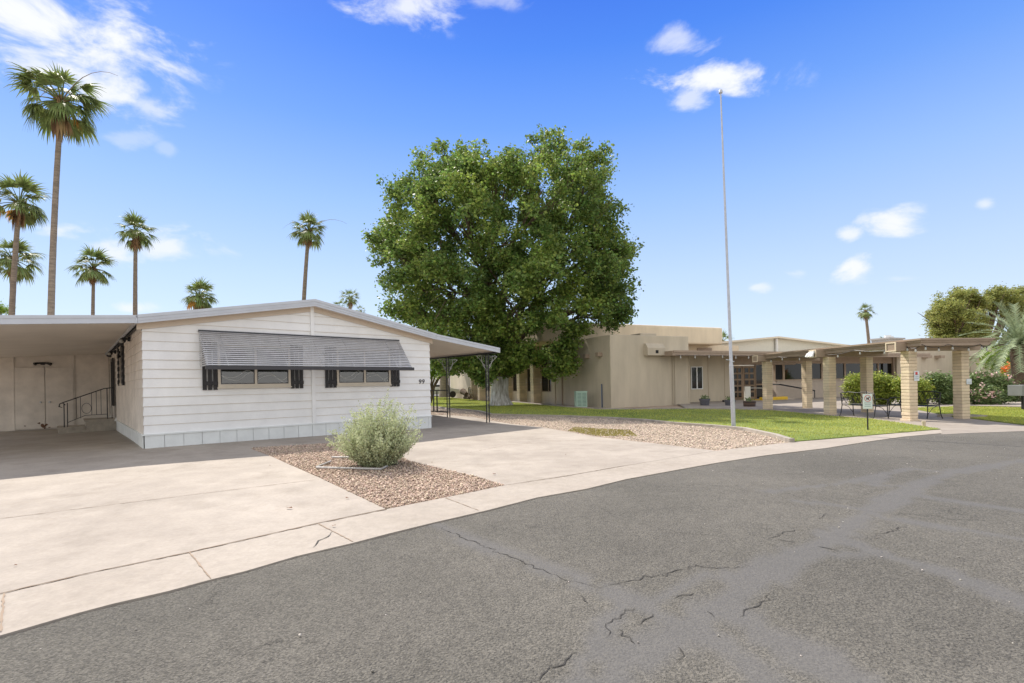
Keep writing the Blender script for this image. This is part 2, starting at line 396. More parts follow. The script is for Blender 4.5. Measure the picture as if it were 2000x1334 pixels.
M_drive = ground_mat('sunbleached_concrete', ((.315,.275,.232),(.405,.358,.305)), .45, 2.6, .85, .25, 90, stain=.8)
M_gutter = ground_mat('gutter_concrete', ((.34,.297,.25),(.39,.345,.293)), .6, 9, .85, .3, 120, stain=.88)
M_walk = ground_mat('grey_walk_concrete', ((.27,.235,.20),(.33,.29,.245)), .8, 5, .85, .15, 90)
M_dirt = ground_mat('desert_dirt', ((.30,.23,.17),(.38,.30,.23)), .4, 5, .95, .4, 30)
M_gravbase = ground_mat('gravel_bed', ((.25,.18,.14),(.36,.27,.215)), 1.2, 14, .95, .8, 40, speck=34, bd=.03)
M_grav2 = ground_mat('grey_pink_gravel', ((.34,.27,.215),(.42,.335,.27)), .8, 9, .95, 1, 30, speck=26, bd=.03)
M_turf = ground_mat('turf', ((.11,.16,.03),(.22,.25,.06)), .35, 5, .95, .6, 60, speck=0)
# ---------------------------------------------------------------- ground sheets
def sheet(name, pts, h, m, step=.5, kind='structure', side=0.0, parent=None):
    """pts: world xy outline; tessellated and laid on the terrain at height h"""
    bm = bmesh.new(); vs = [bm.verts.new((p[0], p[1], 0)) for p in pts]; bm.faces.new(vs)
    xs = [p[0] for p in pts]; ys = [p[1] for p in pts]
    def cut(lo, hi, ax):
        k = math.ceil(lo/step)*step
        while k < hi:
            co = (k, 0, 0) if ax == 0 else (0, k, 0); no = (1, 0, 0) if ax == 0 else (0, 1, 0)
            bmesh.ops.bisect_plane(bm, geom=bm.verts[:]+bm.edges[:]+bm.faces[:], plane_co=co, plane_no=no); k += step
    cut(min(xs), max(xs), 0); cut(min(ys), max(ys), 1)
    bmesh.ops.recalc_face_normals(bm, faces=bm.faces[:])
    if bm.faces and sum(f.normal.z for f in bm.faces) < 0: bmesh.ops.reverse_faces(bm, faces=bm.faces[:])
    for v in bm.verts: v.co.z = float(gz(v.co.x, v.co.y))+h
    if side:
        r = bmesh.ops.extrude_edge_only(bm, edges=[e for e in bm.edges if e.is_boundary])
        for v in [g for g in r['geom'] if isinstance(g, bmesh.types.BMVert)]: v.co.z -= side
    me = bpy.data.meshes.new(name); bm.to_mesh(me); bm.free(); me.materials.append(m)
    o = bpy.data.objects.new(name, me); S.collection.objects.link(o)
    if kind: o['kind'] = kind
    return o
def GP(lst, h=0): return [G(x, y, h) for x, y in lst]

# terrain base reaching the horizon
bm = bmesh.new(); xs = sorted(set([-1500,-600,-200,-80]+[i*1.0 for i in range(-40, 61)]+[90,200,600,1500])); ys = sorted(set([-300,-60,-20]+[i*1.0 for i in range(-10, 61)]+[80,120,300,800,1500]))
grid = [[bm.verts.new((x, y, float(gz(x, y))-.05)) for x in xs] for y in ys]
for j in range(len(ys)-1):
    for i in range(len(xs)-1): bm.faces.new((grid[j][i], grid[j][i+1], grid[j+1][i+1], grid[j+1][i]))
me = bpy.data.meshes.new('ground'); bm.to_mesh(me); bm.free(); me.materials.append(M_dirt)
g0 = bpy.data.objects.new('ground', me); S.collection.objects.link(g0); tag(g0, kind='structure')

# road
EDGE = [(0,1246.6),(154,1201.5),(219.6,1184),(327.5,1159),(412,1136),(481.7,1118.6),(578,1090),(690,1063.5),(760,1045),(845,1024),(953,999),(1049,974),(1145,957),(1222,938),(1319,920),(1400,905.5),(1494,891),(1610,877),(1700,863),(1764,854),(1841,847),(1900,843),(1972,841)]
ew = [G(*p) for p in EDGE]
d0 = (ew[0]-ew[1]).normalized()
ew = [ew[0]+d0*30, ew[0]+d0*14, ew[0]+d0*6, ew[0]+d0*2]+ew+[Vector((16, 13.0, 0)), Vector((24, 14.2, 0)), Vector((60, 17, 0)), Vector((140, 21, 0))]
def resample(P, step):
    out_ = [P[0]]
    for a, b in zip(P[:-1], P[1:]):
        k = max(1, int((b-a).length/step))
        for i in range(1, k+1): out_.append(a.lerp(b, i/k))
    return out_
SEAL = [([(845,1024),(925,1060),(1035,1098),(1180,1152),(1300,1205),(1400,1255),(1500,1334),(1600,1420)], .10),
 ([(1100,1400),(1120,1334),(1160,1262),(1195,1200),(1225,1180),(1285,1170),(1330,1145),(1400,1120)], .085),
 ([(1190,1334),(1300,1250),(1420,1165),(1480,1130),(1540,1095),(1600,1065),(1660,1030),(1700,1000),(1760,965),(1850,925),(2000,900)], .16),
 ([(1610,1050),(1700,1072),(1800,1105),(1900,1140),(2000,1180),(2150,1240)], .13),
 ([(1440,1210),(1520,1250),(1600,1290),(1680,1334),(1760,1390)], .13),
 ([(1700,1000),(1620,985),(1560,980)], .10), ([(1720,1010),(1850,1030),(2000,1055)], .09),
 ([(1760,950),(1700,948),(1730,930)], .08), ([(1780,965),(1900,985),(2000,1000)], .14), ([(1850,925),(1780,915),(1640,945),(1500,960)], .10),
 ([(1255,1165),(1290,1210),(1345,1225),(1400,1195),(1440,1165)], .06), ([(1560,1095),(1600,1080),(1650,1085),(1700,1075)], .09)]
segs = []
for pl, w in SEAL:
    q = [G(*p) for p in pl]
    for a, b in zip(q[:-1], q[1:]): segs.append((a.x, a.y, b.x, b.y, w))
E = np.array([[p.x, p.y] for p in resample(ew, .12)])
keep = []
tan = np.gradient(E, axis=0); tan /= np.linalg.norm(tan, axis=1)[:, None]+1e-9
nrm = np.stack([tan[:, 1], -tan[:, 0]], 1)
ker = np.ones(41)/41
def smooth_dir(a):
    p = np.pad(a, ((20, 20), (0, 0)), mode='edge'); r = np.stack([np.convolve(p[:, i], ker, 'valid') for i in range(2)], 1); return r/np.linalg.norm(r, axis=1)[:, None]
nrm = smooth_dir(nrm)
rng = np.random.default_rng(3)
jit = np.convolve(rng.normal(0, 1, len(E)), np.ones(4)/4, 'same')*.030
offs = np.concatenate([np.arange(0, 9, .09), np.arange(9, 26, .8)])
C0 = np.array([15.0, -60.0])
P = np.zeros((len(E), len(offs), 2))
far_t = E + nrm*26
for j, o_ in enumerate(offs): P[:, j] = E+nrm*(o_+(jit[:, None] if j == 0 else 0))
PZ = gz(P[..., 0], P[..., 1])+.004
V = np.concatenate([P, PZ[..., None]], 2).reshape(-1, 3)
nr, nc = len(E), len(offs); idx = np.arange(nr*nc).reshape(nr, nc)
Fq = np.stack([idx[:-1, :-1], idx[:-1, 1:], idx[1:, 1:], idx[1:, :-1]], -1).reshape(-1, 4)[:, ::-1]
road = np_mesh('road', V, Fq, M_asph); tag(road, kind='structure')
if road.data.polygons[nc*60].normal.z < 0: road.data.flip_normals()
x, y = V[:, 0], V[:, 1]; seal = np.zeros(len(V))
nzz = sum(np.sin(x*f*1.1+y*f*.7+k)*np.cos(y*f*1.3-x*f*.4+k*2)/(.25*f+1) for k, f in enumerate((2.3, 5.1, 11., 19.)))
for (ax, ay, bx, by, w) in segs:
    dx, dy = bx-ax, by-ay; l2 = dx*dx+dy*dy+1e-9
    t_ = np.clip(((x-ax)*dx+(y-ay)*dy)/l2, 0, 1)
    d_ = np.hypot(x-ax-t_*dx, y-ay-t_*dy); ww = w*.8*(1+.6*nzz)
    seal = np.maximum(seal, np.clip((1.12-d_/np.maximum(ww, .02))*2.6, 0, .62))
at_ = road.data.attributes.new('seal', 'FLOAT', 'POINT'); at_.data.foreach_set('value', seal.astype(np.float32))

def ribbon(name, plist, w, h, m, jag=.0, seed=0, parent=None, taper=True, step=.05):
    """thin strips lying on the terrain along picture polylines"""
    rnd = random.Random(seed); mb = MB()
    for pl in plist:
        q = [G(*p) for p in pl]; rs = resample(q, step); n = len(rs); prev = None
        for i, p in enumerate(rs):
            t = (rs[min(i+1, n-1)]-rs[max(0, i-1)]); t.z = 0
            if t.length < 1e-6: continue
            t.normalize(); s_ = Vector((t.y, -t.x, 0)); off = rnd.gauss(0, jag) if 0 < i < n-1 else 0
            ww = w*(rnd.uniform(.35, 1.3) if jag else 1)*((min(i, n-1-i)/(n*.25)+.15 if min(i, n-1-i) < n*.25 else 1) if taper else 1)
            c = p+s_*off; a = c-s_*ww/2; b = c+s_*ww/2
            a.z = float(gz(a.x, a.y))+h; b.z = float(gz(b.x, b.y))+h
            k = len(mb.v); mb.v += [tuple(a), tuple(b)]
            if prev is not None: mb.f.append((prev, prev+1, k+1, k)); mb.mi.append(0)
            prev = k
    o = mb.build(name, m, parent); return o
cr = ribbon('road_crack', [[(850,1027),(925,1060),(1000,1090),(1100,1130),(1180,1152)],[(1170,1150),(1260,1128),(1300,1125),(1360,1105),(1400,1110),(1470,1108)],
  [(1240,1188),(1190,1215),(1182,1248)],[(1130,1275),(1080,1310),(1040,1334),(1000,1370)],[(1275,1200),(1250,1222)],[(1318,1170),(1355,1160)],[(1325,1265),(1332,1282),(1325,1292)],
  [(1500,1055),(1530,1040),(1568,1036)],[(1520,1054),(1555,1062)],[(1445,1207),(1475,1185),(1500,1172),(1503,1160)],[(1595,1068),(1640,1076)],[(1208,1230),(1240,1260)],
  [(1710,1048),(1770,1028)],[(1135,1165),(1150,1180)],[(1600,1015),(1613,1004)],[(1275,1312),(1290,1322)],[(1380,1195),(1395,1207)]], .009, .008, M_crack, jag=.013, seed=4, step=.035)
tag(cr, kind='structure')
rc = random.Random(31); fine = []
for _ in range(0):
    x0, y0 = rc.uniform(250, 1900), rc.uniform(960, 1300); a = rc.uniform(-.6, .6)+(math.pi/2 if rc.random() < .25 else 0); pl = [(x0, y0)]
    for k in range(rc.randint(2, 5)): a += rc.gauss(0, .6); l_ = rc.uniform(12, 34); x0 += l_*math.cos(a); y0 += l_*math.sin(a)*.5; pl.append((x0, y0))
    if all(p[1] > 1250-.27*p[0]+60 for p in pl if p[0] < 1400): fine.append(pl)


# gutter strip between road and plots
GUT = [(1972,841),(1900,843),(1841,847)]
inner = [(0,1164),(154,1127.5),(370,1082),(624,1024),(755,997),(880,972),(985,950),(1107,931),(1261,905),(1398,882),(1470,873.5),(1544,865),(1640,857),(1725,849.5),(1800,843),(1837,840)]
iw = [G(*p) for p in inner]; iw = [iw[0]+d0*30+Vector((0,0,0)), iw[0]+d0*6]+iw
ow = [p for p in ew if p.x < 10.9]
gut = sheet('gutter', [(p.x, p.y) for p in iw]+[(p.x, p.y) for p in reversed(ow)], .016, M_gutter, .5, side=.03)
ribbon('gutter_joint', [[(0,1165),(154,1128.5),(370,1083),(624,1025),(755,998)]], .022, .021, M_joint, jag=.004, seed=1, taper=False).parent = gut
ribbon('gutter_joint', [[(985,951),(1107,932),(1200,915),(1261,906)]], .013, .021, M_joint, jag=.004, seed=2).parent = gut
ribbon('gutter_joint', [[(370,1083),(412,1135)],[(622,1026),(690,1062)],[(8,1164),(2,1240)],[(870,975),(935,1000)]], .012, .021, M_dirt, jag=.002, seed=2, taper=False).parent = gut
ribbon('gutter_crack', [[(650,1041),(640,1052),(622,1060),(611,1074)]], .012, .021, M_crack, jag=.006, seed=6).parent = gut

# driveways: left (under the carport) and right
HB = lambda u, v: HF.w(u, v)
left_outer = HB(-4.9, 13)
dl = [(G(-700,1330).x, G(-700,1330).y)]+[(p.x, p.y) for p in [G(0,1164)+d0*6]+GP([(0,1164),(154,1127.5),(370,1082),(624,1024),(753,997)])]+[(p.x, p.y) for p in GP([(623,935),(529,893),(490,878)])]
p_a = HB(2.6, -.05)
dl += [(p_a.x, p_a.y), tuple(HB(2.0, .3)[:2]), tuple(HB(.3, .3)[:2]), tuple(HB(.3, 13)[:2]), tuple(HB(-8, 13)[:2]), tuple(HB(-8, -2)[:2])]
dl = dl[1:]
drive1 = sheet('driveway', dl, .020, M_drive, .5, side=.03)
ribbon('driveway_joint', [[(-400,1066),(0,1017),(230,988),(623,939)]], .012, .025, M_joint, jag=.004, seed=3, taper=False).parent = drive1
ribbon('driveway_joint', [[(0,900),(231,886),(285,880)],[(0,862),(240,852)]], .010, .025, M_joint, jag=.003, seed=3, taper=False).parent = drive1
sf = [(p.x, p.y) for p in GP([(490,878),(496,876.5),(651,867),(760,862),(800,902.5)])]
dr = [(p.x, p.y) for p in GP([(985,950),(1107,931),(1261,905),(1398,882),(1275,867),(1170,855),(1062,836),(1000,829),(960,822.5),(924,815),(886,812.5),(852,811)])]
dr += [tuple(HB(7.6, 6)[:2]), tuple(HB(7.0, 6)[:2]), tuple(HB(7.0, .3)[:2]), tuple(HB(2.0, .3)[:2])]+[(G(486,868).x, G(486,868).y)]+[(p.x, p.y) for p in GP([(496,876.5),(651,867),(735,862),(780,895),(800,902.5),(870,919),(935,934)])]
drive2 = sheet('driveway', dr, .0185, M_drive, .5, side=.03)
ribbon('driveway_joint', [[(880,894),(985,872),(1180,856)],[(800,863),(900,850),(1000,842)]], .010, .024, M_joint, jag=.004, seed=5).parent = drive2

# gravel beds
g1 = GP([(490,878),(529,893),(623,935),(753,997),(880,972),(985,950),(935,934),(870,919),(800,902.5),(735,862),(651,867),(496,876.5)])
g1o = sheet('gravel_bed', [(p.x, p.y) for p in g1], .012, M_gravbase, .4)
edge_in = [(960,812.5),(1050,814.6),(1110,816),(1192,819.6),(1260,824),(1313,830),(1395,836),(1455,842),(1515,855.5),(1540,864)]
edge_l = [(838,796),(860,797.5),(888,802),(934,806),(960,812.5)]
g2 = GP([(1398,882),(1275,867),(1170,855),(1062,836),(1000,829),(960,822.5),(924,815),(886,812.5),(830,811),(830,796)]+edge_l[1:]+edge_in[1:]+[(1544,865),(1470,873.5)])
g2o = sheet('gravel_bed', [(p.x, p.y) for p in g2], .010, M_grav2, .5)
def inside(px, py, poly):
    c = np.zeros(len(px), bool); n = len(poly)
    for i in range(n):
        x1, y1 = poly[i][:2]; x2, y2 = poly[(i+1) % n][:2]
        k = ((y1 > py) != (y2 > py)) & (px < (x2-x1)*(py-y1)/(y2-y1+1e-12)+x1); c ^= k
    return c
def scatter(poly, n, seed, grow=0):
    r = np.random.default_rng(seed); a = np.array([p[:2] for p in poly]); lo, hi = a.min(0), a.max(0)
    q = r.uniform(lo, hi, (n, 2)); q = q[inside(q[:, 0], q[:, 1], [tuple(v) for v in a])]; return q, r
OCT = np.array([[1,0,0],[-1,0,0],[0,1,0],[0,-1,0],[0,0,1],[0,0,-1]], float)
CUBE = np.array([[x,y,z] for z in (-.6,.6) for y in (-.75,.75) for x in (-.75,.75)], float)
CF_ = np.array([[0,2,3,1],[4,5,7,6],[0,1,5,4],[2,6,7,3],[0,4,6,2],[1,3,7,5]])
def rot_random(r, n):
    q = r.normal(size=(n, 4)); q /= np.linalg.norm(q, axis=1)[:, None]; w, x, y, z = q.T
    return np.stack([1-2*(y*y+z*z), 2*(x*y-z*w), 2*(x*z+y*w), 2*(x*y+z*w), 1-2*(x*x+z*z), 2*(y*z-x*w), 2*(x*z-y*w), 2*(y*z+x*w), 1-2*(x*x+y*y)], 1).reshape(-1, 3, 3)
def stones(name, poly, n, seed, smin, smax, h, m):
    q, r = scatter(poly, n, seed); k = len(q)
    s_ = r.uniform(smin, smax, k)*(.7+.6*r.random(k)); base = CUBE[None]*(1+r.uniform(-.3, .3, (k, 8, 3)))
    base = base*s_[:, None, None]*r.uniform(.6, 1.15, (k, 1, 3))
    V_ = np.einsum('kij,kvj->kvi', rot_random(r, k), base)
    V_[..., 0] += q[:, 0, None]; V_[..., 1] += q[:, 1, None]; V_[..., 2] += (gz(q[:, 0], q[:, 1])+h+r.uniform(-.3, .8, k)*s_)[:, None]
    F_ = (CF_[None]+(np.arange(k)*8)[:, None, None]).reshape(-1, 4)
    return np_mesh(name, V_, F_, m)
st1 = stones('gravel', g1, 42000, 1, .008, .015, .018, M_stone)
tag(st1, 'loose pink tan landscaping stones around the sage bush', kind='stuff')
st2 = stones('gravel', g2, 70000, 2, .010, .019, .014, mat('pale_pink_stone', (.52,.44,.35), .9, island=.4))
tag(st2, 'pale pink grey gravel between the right driveway and the lawn', kind='stuff')

gp = [(ew[2].x, ew[2].y), (ew[8].x, ew[8].y), (ew[14].x, ew[14].y), (ew[22].x, ew[22].y), (ew[24].x, ew[24].y), (9, 3), (2, 1)]
grit = stones('road_grit', gp, 900, 21, .003, .008, .006, mat('pale_grit', (.38,.35,.31), .9, island=.5)); tag(grit, 'tiny pale stone crumbs scattered over the grey asphalt road', kind='stuff')
# lawns
front_l = GP([(1544,865),(1640,857),(1725,849.5),(1800,843),(1837,840)])
walk_l = GP([(1766,828.6),(1700,819.5),(1625,814),(1513,803)])
back_l = GP([(1424,801),(1343,800),(1252,801),(1171,801),(1111,797),(1050,791),(1010,787),(957,785),(888,778),(838,774)])
lawn_poly = front_l+walk_l+back_l+[Vector((-14, 52, 0)), Vector((-14, 27, 0))]+GP([(838,796)]+edge_l[1:]+edge_in[1:])
lawn = sheet('lawn', [(p.x, p.y) for p in lawn_poly], .035, M_turf, .7, side=.05)
lawn2_poly = GP([(1780,798),(1890,795),(2000,797.6),(2150,802),(2150,842),(2000,831),(1892,817.5),(1863,815),(1792,801)])
lawn2 = sheet('lawn', [(p.x, p.y) for p in lawn2_poly], .035, M_turf, .7, side=.05)
def blades(name, poly, n, seed, hgt, h, m, wid=.010):
    q, r = scatter(poly, n, seed); k = len(q); a = r.uniform(0, 2*np.pi, k); hh = hgt*r.uniform(.5, 1.3, k); w = wid*r.uniform(.6, 1.4, k)
    z0 = gz(q[:, 0], q[:, 1])+h; dx, dy = np.cos(a)*w, np.sin(a)*w; lx, ly = r.normal(0, .5, k)*hh, r.normal(0, .5, k)*hh
    V_ = np.stack([np.stack([q[:, 0]-dx, q[:, 1]-dy, z0], 1), np.stack([q[:, 0]+dx, q[:, 1]+dy, z0], 1), np.stack([q[:, 0]+lx, q[:, 1]+ly, z0+hh], 1)], 1)
    return np_mesh(name, V_, np.arange(k*3).reshape(k, 3), m)
gb = blades('grass', lawn_poly, 460000, 5, .036, .03, M_grass); tag(gb, 'short green lawn grass in front of the beige clubhouse', kind='stuff')
gb2 = blades('grass', lawn2_poly, 60000, 6, .045, .03, M_grass); tag(gb2, 'short lawn grass right of the covered walk', kind='stuff')
weed = GP([(1150,840),(1230,842),(1240,852),(1170,852)])
wd = blades('weeds', [G(1120,836),G(1230,842),G(1245,854),G(1165,853),G(1110,843)], 7000, 8, .03, .02, mat('low_weed', (.30,.27,.05), .7, island=.3)); tag(wd, 'yellow green low weeds creeping over the gravel', kind='stuff')

# concrete lawn edging (raised kerb)
def kerb(name, pl, w, h, m, label=None, parent=None, step=.35, worldpts=None):
    q = worldpts or [G(*p) for p in pl]; rs = resample([Vector((p.x, p.y, 0)) for p in q], step); mb = MB(); n = len(rs)
    for i, p in enumerate(rs):
        t = (rs[min(i+1, n-1)]-rs[max(0, i-1)]).normalized(); s_ = Vector((t.y, -t.x, 0))*w/2; z = float(gz(p.x, p.y))
        mb.v += [tuple(p-s_+Vector((0,0,z-.05))), tuple(p-s_*.92+Vector((0,0,z+h))), tuple(p+s_*.92+Vector((0,0,z+h))), tuple(p+s_+Vector((0,0,z-.05)))]
        if i:
            k = i*4
            for j in range(3): mb.f.append((k-4+j, k-4+j+1, k+j+1, k+j)); mb.mi.append(0)
    mb.f += [(0,1,2,3), (n*4-1,n*4-2,n*4-3,n*4-4)]; mb.mi += [0, 0]
    o = mb.build(name, m, parent); tag(o, kind='structure'); return o
kerb('lawn_kerb', edge_l+edge_in[1:]+[(1547,865)], .15, .10, M_edging)
kerb('lawn_kerb', [(1000,785),(1050,790),(1111,796),(1171,799.5),(1252,800),(1343,799),(1424,800),(1513,802)], .12, .07, M_edging)
kerb('lawn_kerb', [(1513,803),(1625,814),(1700,819.5),(1766,828.6),(1826,838)], .14, .03, M_conc)

# walk under the canopy, path and apron to its right
walk = sheet('walkway', [(p.x, p.y) for p in GP([(1513,803),(1625,814),(1700,819.5),(1766,828.6),(1838,840)])]+[tuple(G(1838,849)[:2]), tuple(G(1900,846)[:2]), tuple(G(1972,843.5)[:2]), (16,12.8),(24,14.2),(60,17),(60,40),(34,38)]+[tuple(BF.w(20, .5)[:2]), tuple(BF.w(12, .5)[:2]), tuple(BF.w(5, .5)[:2])]+[(p.x, p.y) for p in GP([(1343,799),(1424,800)])], .008, M_walk, .8)
pa = sheet('path', [(p.x, p.y) for p in GP([(1760,797),(1880,789),(2000,786),(2150,786),(2150,797),(2000,795.5),(1890,793),(1800,798)])], .03, M_gutter, 1.0)
# ---------------------------------------------------------------- mobile home (local x along the front, y back)
HW = 7.30; HL = 17.0; SK = .48; EV = 2.93; RG = 3.62; PITCH = (RG-EV)/(HW/2)
house = empty('mobile_home', HF.o, HF.a, 'long white mobile home with lap siding, low gable roof and grey slatted awning', 'mobile home')
def gab(u): return EV+PITCH*(HW/2-abs(u-HW/2))
bz = float(gz(-8, 10.8))
mb = MB()
# front gable, lap boards
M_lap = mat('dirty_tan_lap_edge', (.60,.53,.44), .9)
z = SK; k = 0
while z < RG-.02:
    z1 = min(z+.205, RG)
    def lim(zz):
        if zz <= EV: return 0.0, HW
        d = (zz-EV)/PITCH; return d, HW-d
    a0, b0 = lim(z); a1, b1 = lim(z1)
    if z < EV < z1: a0, b0 = 0.0, HW
    for (s0, s1) in ((0, HW/2-.03), (HW/2+.03, HW)):
        l0, r0 = max(a0, s0), min(b0, s1); l1, r1 = max(a1, s0), min(b1, s1)
        if r0 <= l0: continue
        if r1 < l1: l1 = r1 = (l1+r1)/2
        e = -.016 if s0 == 0 else 0; f = .016 if s1 == HW else 0
        j = .003*math.sin(k*7.7)
        mb.cur = 0; mb.add([(l0+(e if l0 == 0 else 0), -.014+j, z), (r0+(f if r0 == HW else 0), -.014+j, z), (r1, -.003, z1), (l1, -.003, z1), (l0, .002, z), (r0, .002, z)], [(0,1,2,3), (0,4,5,1)])
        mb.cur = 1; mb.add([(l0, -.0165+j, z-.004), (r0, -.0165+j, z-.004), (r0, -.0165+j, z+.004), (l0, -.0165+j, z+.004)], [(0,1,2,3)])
    z = z1; k += 1
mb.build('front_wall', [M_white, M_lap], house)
# side walls and back
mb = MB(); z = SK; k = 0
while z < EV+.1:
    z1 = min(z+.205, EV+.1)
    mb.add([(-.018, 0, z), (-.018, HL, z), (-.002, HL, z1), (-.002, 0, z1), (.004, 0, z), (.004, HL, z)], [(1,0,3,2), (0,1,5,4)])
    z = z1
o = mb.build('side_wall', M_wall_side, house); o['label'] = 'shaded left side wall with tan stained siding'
mb = MB(); z = SK
while z < EV+.1:
    z1 = min(z+.205, EV+.1)
    mb.add([(HW+.018, 0, z), (HW+.018, HL, z), (HW+.002, HL, z1), (HW+.002, 0, z1), (HW-.004, 0, z), (HW-.004, HL, z)], [(0,1,2,3), (1,0,4,5)])
    z = z1
mb.add([(0, HL, 0), (HW, HL, 0), (HW, HL, EV), (HW/2, HL, RG), (0, HL, EV)], [(1,0,4,3,2)])
mb.add([(.01, .01, 0), (HW-.01, .01, 0), (HW-.01, .01, EV), (HW/2, .01, RG), (.01, .01, EV)], [(0,1,2,3,4)])
mb.build('side_wall', M_white, house)
# ridge trim board on the front
mb = MB(); mb.box(HW/2-.045, HW/2+.045, -.05, -.004, SK-.0, RG-.03); mb.build('centre_trim', M_white, house)
# skirting panels
mb = MB(); u = 0.0; rr = random.Random(5)
while u < HW-.01:
    w = .36; mb.box(u+.004, min(u+w, HW)-.004, -.035, -.012-.003*rr.random(), -.05, SK+.0); u += w
mb.box(-.03, HW+.03, -.055, -.01, SK-.02, SK+.012)
mb.build('skirting', M_skirt, house)
mb = MB(); v = 0.0
while v < HL:
    for sx in (0, 1):
        x0, x1 = ((-.03, -.012) if sx == 0 else (HW+.012, HW+.03)); mb.box(x0, x1, v+.004, v+.352, -.05, SK)
    v += .36
mb.box(-.05, -.012, -.03, HL, SK-.02, SK+.012); mb.build('skirting', M_skirt, house)
# roof planes and fascia
OH = .26; OS = .10; T = .045
mb = MB()
for sgn in (-1, 1):
    c = HW/2; e = c+sgn*(HW/2+OS); ze = gab(0)-PITCH*OS
    for (y0, y1) in ((-OH+.02, HL+.2),):
        mb.add([(c, y0, RG+.10), (c, y1, RG+.10), (e, y1, ze+.10), (e, y0, ze+.10), (c, y0, RG+.03), (c, y1, RG+.03), (e, y1, ze+.03), (e, y0, ze+.03)],
               [(0,1,2,3), (4,7,6,5), (0,3,7,4), (1,5,6,2), (3,2,6,7)])
mb.build('roof', M_roofwhite, house)
def sloped_bar(mb, u0, z0, u1, z1, y0, y1, h0, h1):
    """a band in the x-z plane between two points, from h0 to h1 below/above the line"""
    mb.add([(u0, y0, z0+h0), (u1, y0, z1+h0), (u1, y0, z1+h1), (u0, y0, z0+h1), (u0, y1, z0+h0), (u1, y1, z1+h0), (u1, y1, z1+h1), (u0, y1, z0+h1)],
           [(0,1,2,3), (4,7,6,5), (0,4,5,1), (3,2,6,7), (0,3,7,4), (1,5,6,2)])
CPW = 4.6; ZL = EV-PITCH*OS; ZLO = ZL-.37
RCW = 2.58; ZR = ZL; ZRO = ZL-.34
segs_f = [(-OS-.0, ZL, HW/2, RG), (HW/2, RG, HW+OS, ZL)]
mb = MB()
for (u0, z0, u1, z1) in segs_f:
    sloped_bar(mb, u0, z0, u1, z1, -OH-.012, -OH+.02, -.035, .135)
    sloped_bar(mb, u0, z0, u1, z1, -OH-.026, -OH-.012, .085, .150)
    sloped_bar(mb, u0, z0, u1, z1, -OH-.022, -OH-.012, .02, .045)
mb.build('fascia', M_fascia, house)
mb = MB()
for (u0, z0, u1, z1) in segs_f: sloped_bar(mb, u0, z0, u1, z1, -OH+.02, -.0, -.03, .0)
for (u0, z0, u1, z1) in segs_f: sloped_bar(mb, u0, z0, u1, z1, -.045, -.022, -.15, -.03)
mb.build('soffit', mat('warm_white_soffit', (.62,.53,.43), .6), house)

# windows on the front, blinds, shutters
def front_window(px0, px1, zb, zt):
    u0, _ = HF.hit(px0, 750); u1, _ = HF.hit(px1, 750)
    fr = MB(); t = .055
    fr.box(u0, u1, -.075, -.02, zb, zb+.07); fr.box(u0, u1, -.065, -.02, zt-t, zt)
    fr.box(u0, u0+t, -.065, -.02, zb+.07, zt-t); fr.box(u1-t, u1, -.065, -.02, zb+.07, zt-t)
    m_ = (u0+u1)/2; fr.box(m_-.028, m_+.028, -.068, -.02, zb+.07, zt-t); fr.box(u0-.02, u1+.02, -.095, -.02, zb-.03, zb)
    w = fr.build('window', M_winframe, house)
    for (a, b) in ((u0+t, m_-.028), (m_+.028, u1-t)):
        g = MB(); g.add([(a, -.052, zb+.07), (b, -.052, zb+.07), (b, -.052, zt-t), (a, -.052, zt-t)], [(0,1,2,3)]); g.build('pane', M_glass, w)
        iron = MB(); iron.box(a, a+.02, -.060, -.05, zb+.07, zt-t); iron.box(b-.02, b, -.060, -.05, zb+.07, zt-t); iron.box(a+.02, b-.02, -.060, -.05, zb+.07, zb+.09); iron.build('sash', M_awndark, w)
    bl = MB(); zz = zb+.08
    while zz < zt-.06:
        bl.add([(u0+.06, -.040, zz), (u1-.06, -.040, zz), (u1-.06, -.024, zz+.022), (u0+.06, -.024, zz+.022)], [(0,1,2,3)]); zz += .026
    bl.build('blind', M_blind, w)
    bk = MB(); bk.add([(u0+.05, -.022, zb+.05), (u1-.05, -.022, zb+.05), (u1-.05, -.022, zt-.05), (u0+.05, -.022, zt-.05)], [(0,1,2,3)]); bk.build('dark_backing', M_room, w)
    arc = MB(); h = (u1-u0)/2-.08  # thin pale tubes imitate the curved reflections in the panes
    for (a, s_) in ((u0+.07, 1), (m_+.04, -1)):
        for q in (0, .03):
            arc.tube([(a+h*i/12, -.046, zb+.22+q*2+.09*s_*math.cos(math.pi*2*(i/12)+.9+q*20)*(1-.4*math.sin(i*.5))) for i in range(13)], .008, 6)
    arc.build('reflection_arc', M_reflarc, w)
    return u0, u1
wl = front_window(425, 566.4, 1.49, 2.5); wr = front_window(656.9, 761.4, 1.49, 2.5)
def shutter(px0, px1, zb, zt, yy=-.03, axis='x'):
    u0, _ = HF.hit(px0, 750); u1, _ = HF.hit(px1, 750); mb = MB(); w = (u1-u0); b = w*.27
    for i in range(3):
        x = u0+i*(w-b)/2; mb.box(x, x+b, -.055, -.028, zb, zt)
    mb.box(u0-.005, u1+.005, -.078, -.055, zb+.11, zb+.20); mb.box(u0-.005, u1+.005, -.078, -.055, zt-.20, zt-.11)
    mb.build('shutter', M_shutter, house)
for a, b in ((395,424), (567.5,591), (634.7,656), (762,779)): shutter(a, b, 1.43, 2.56)

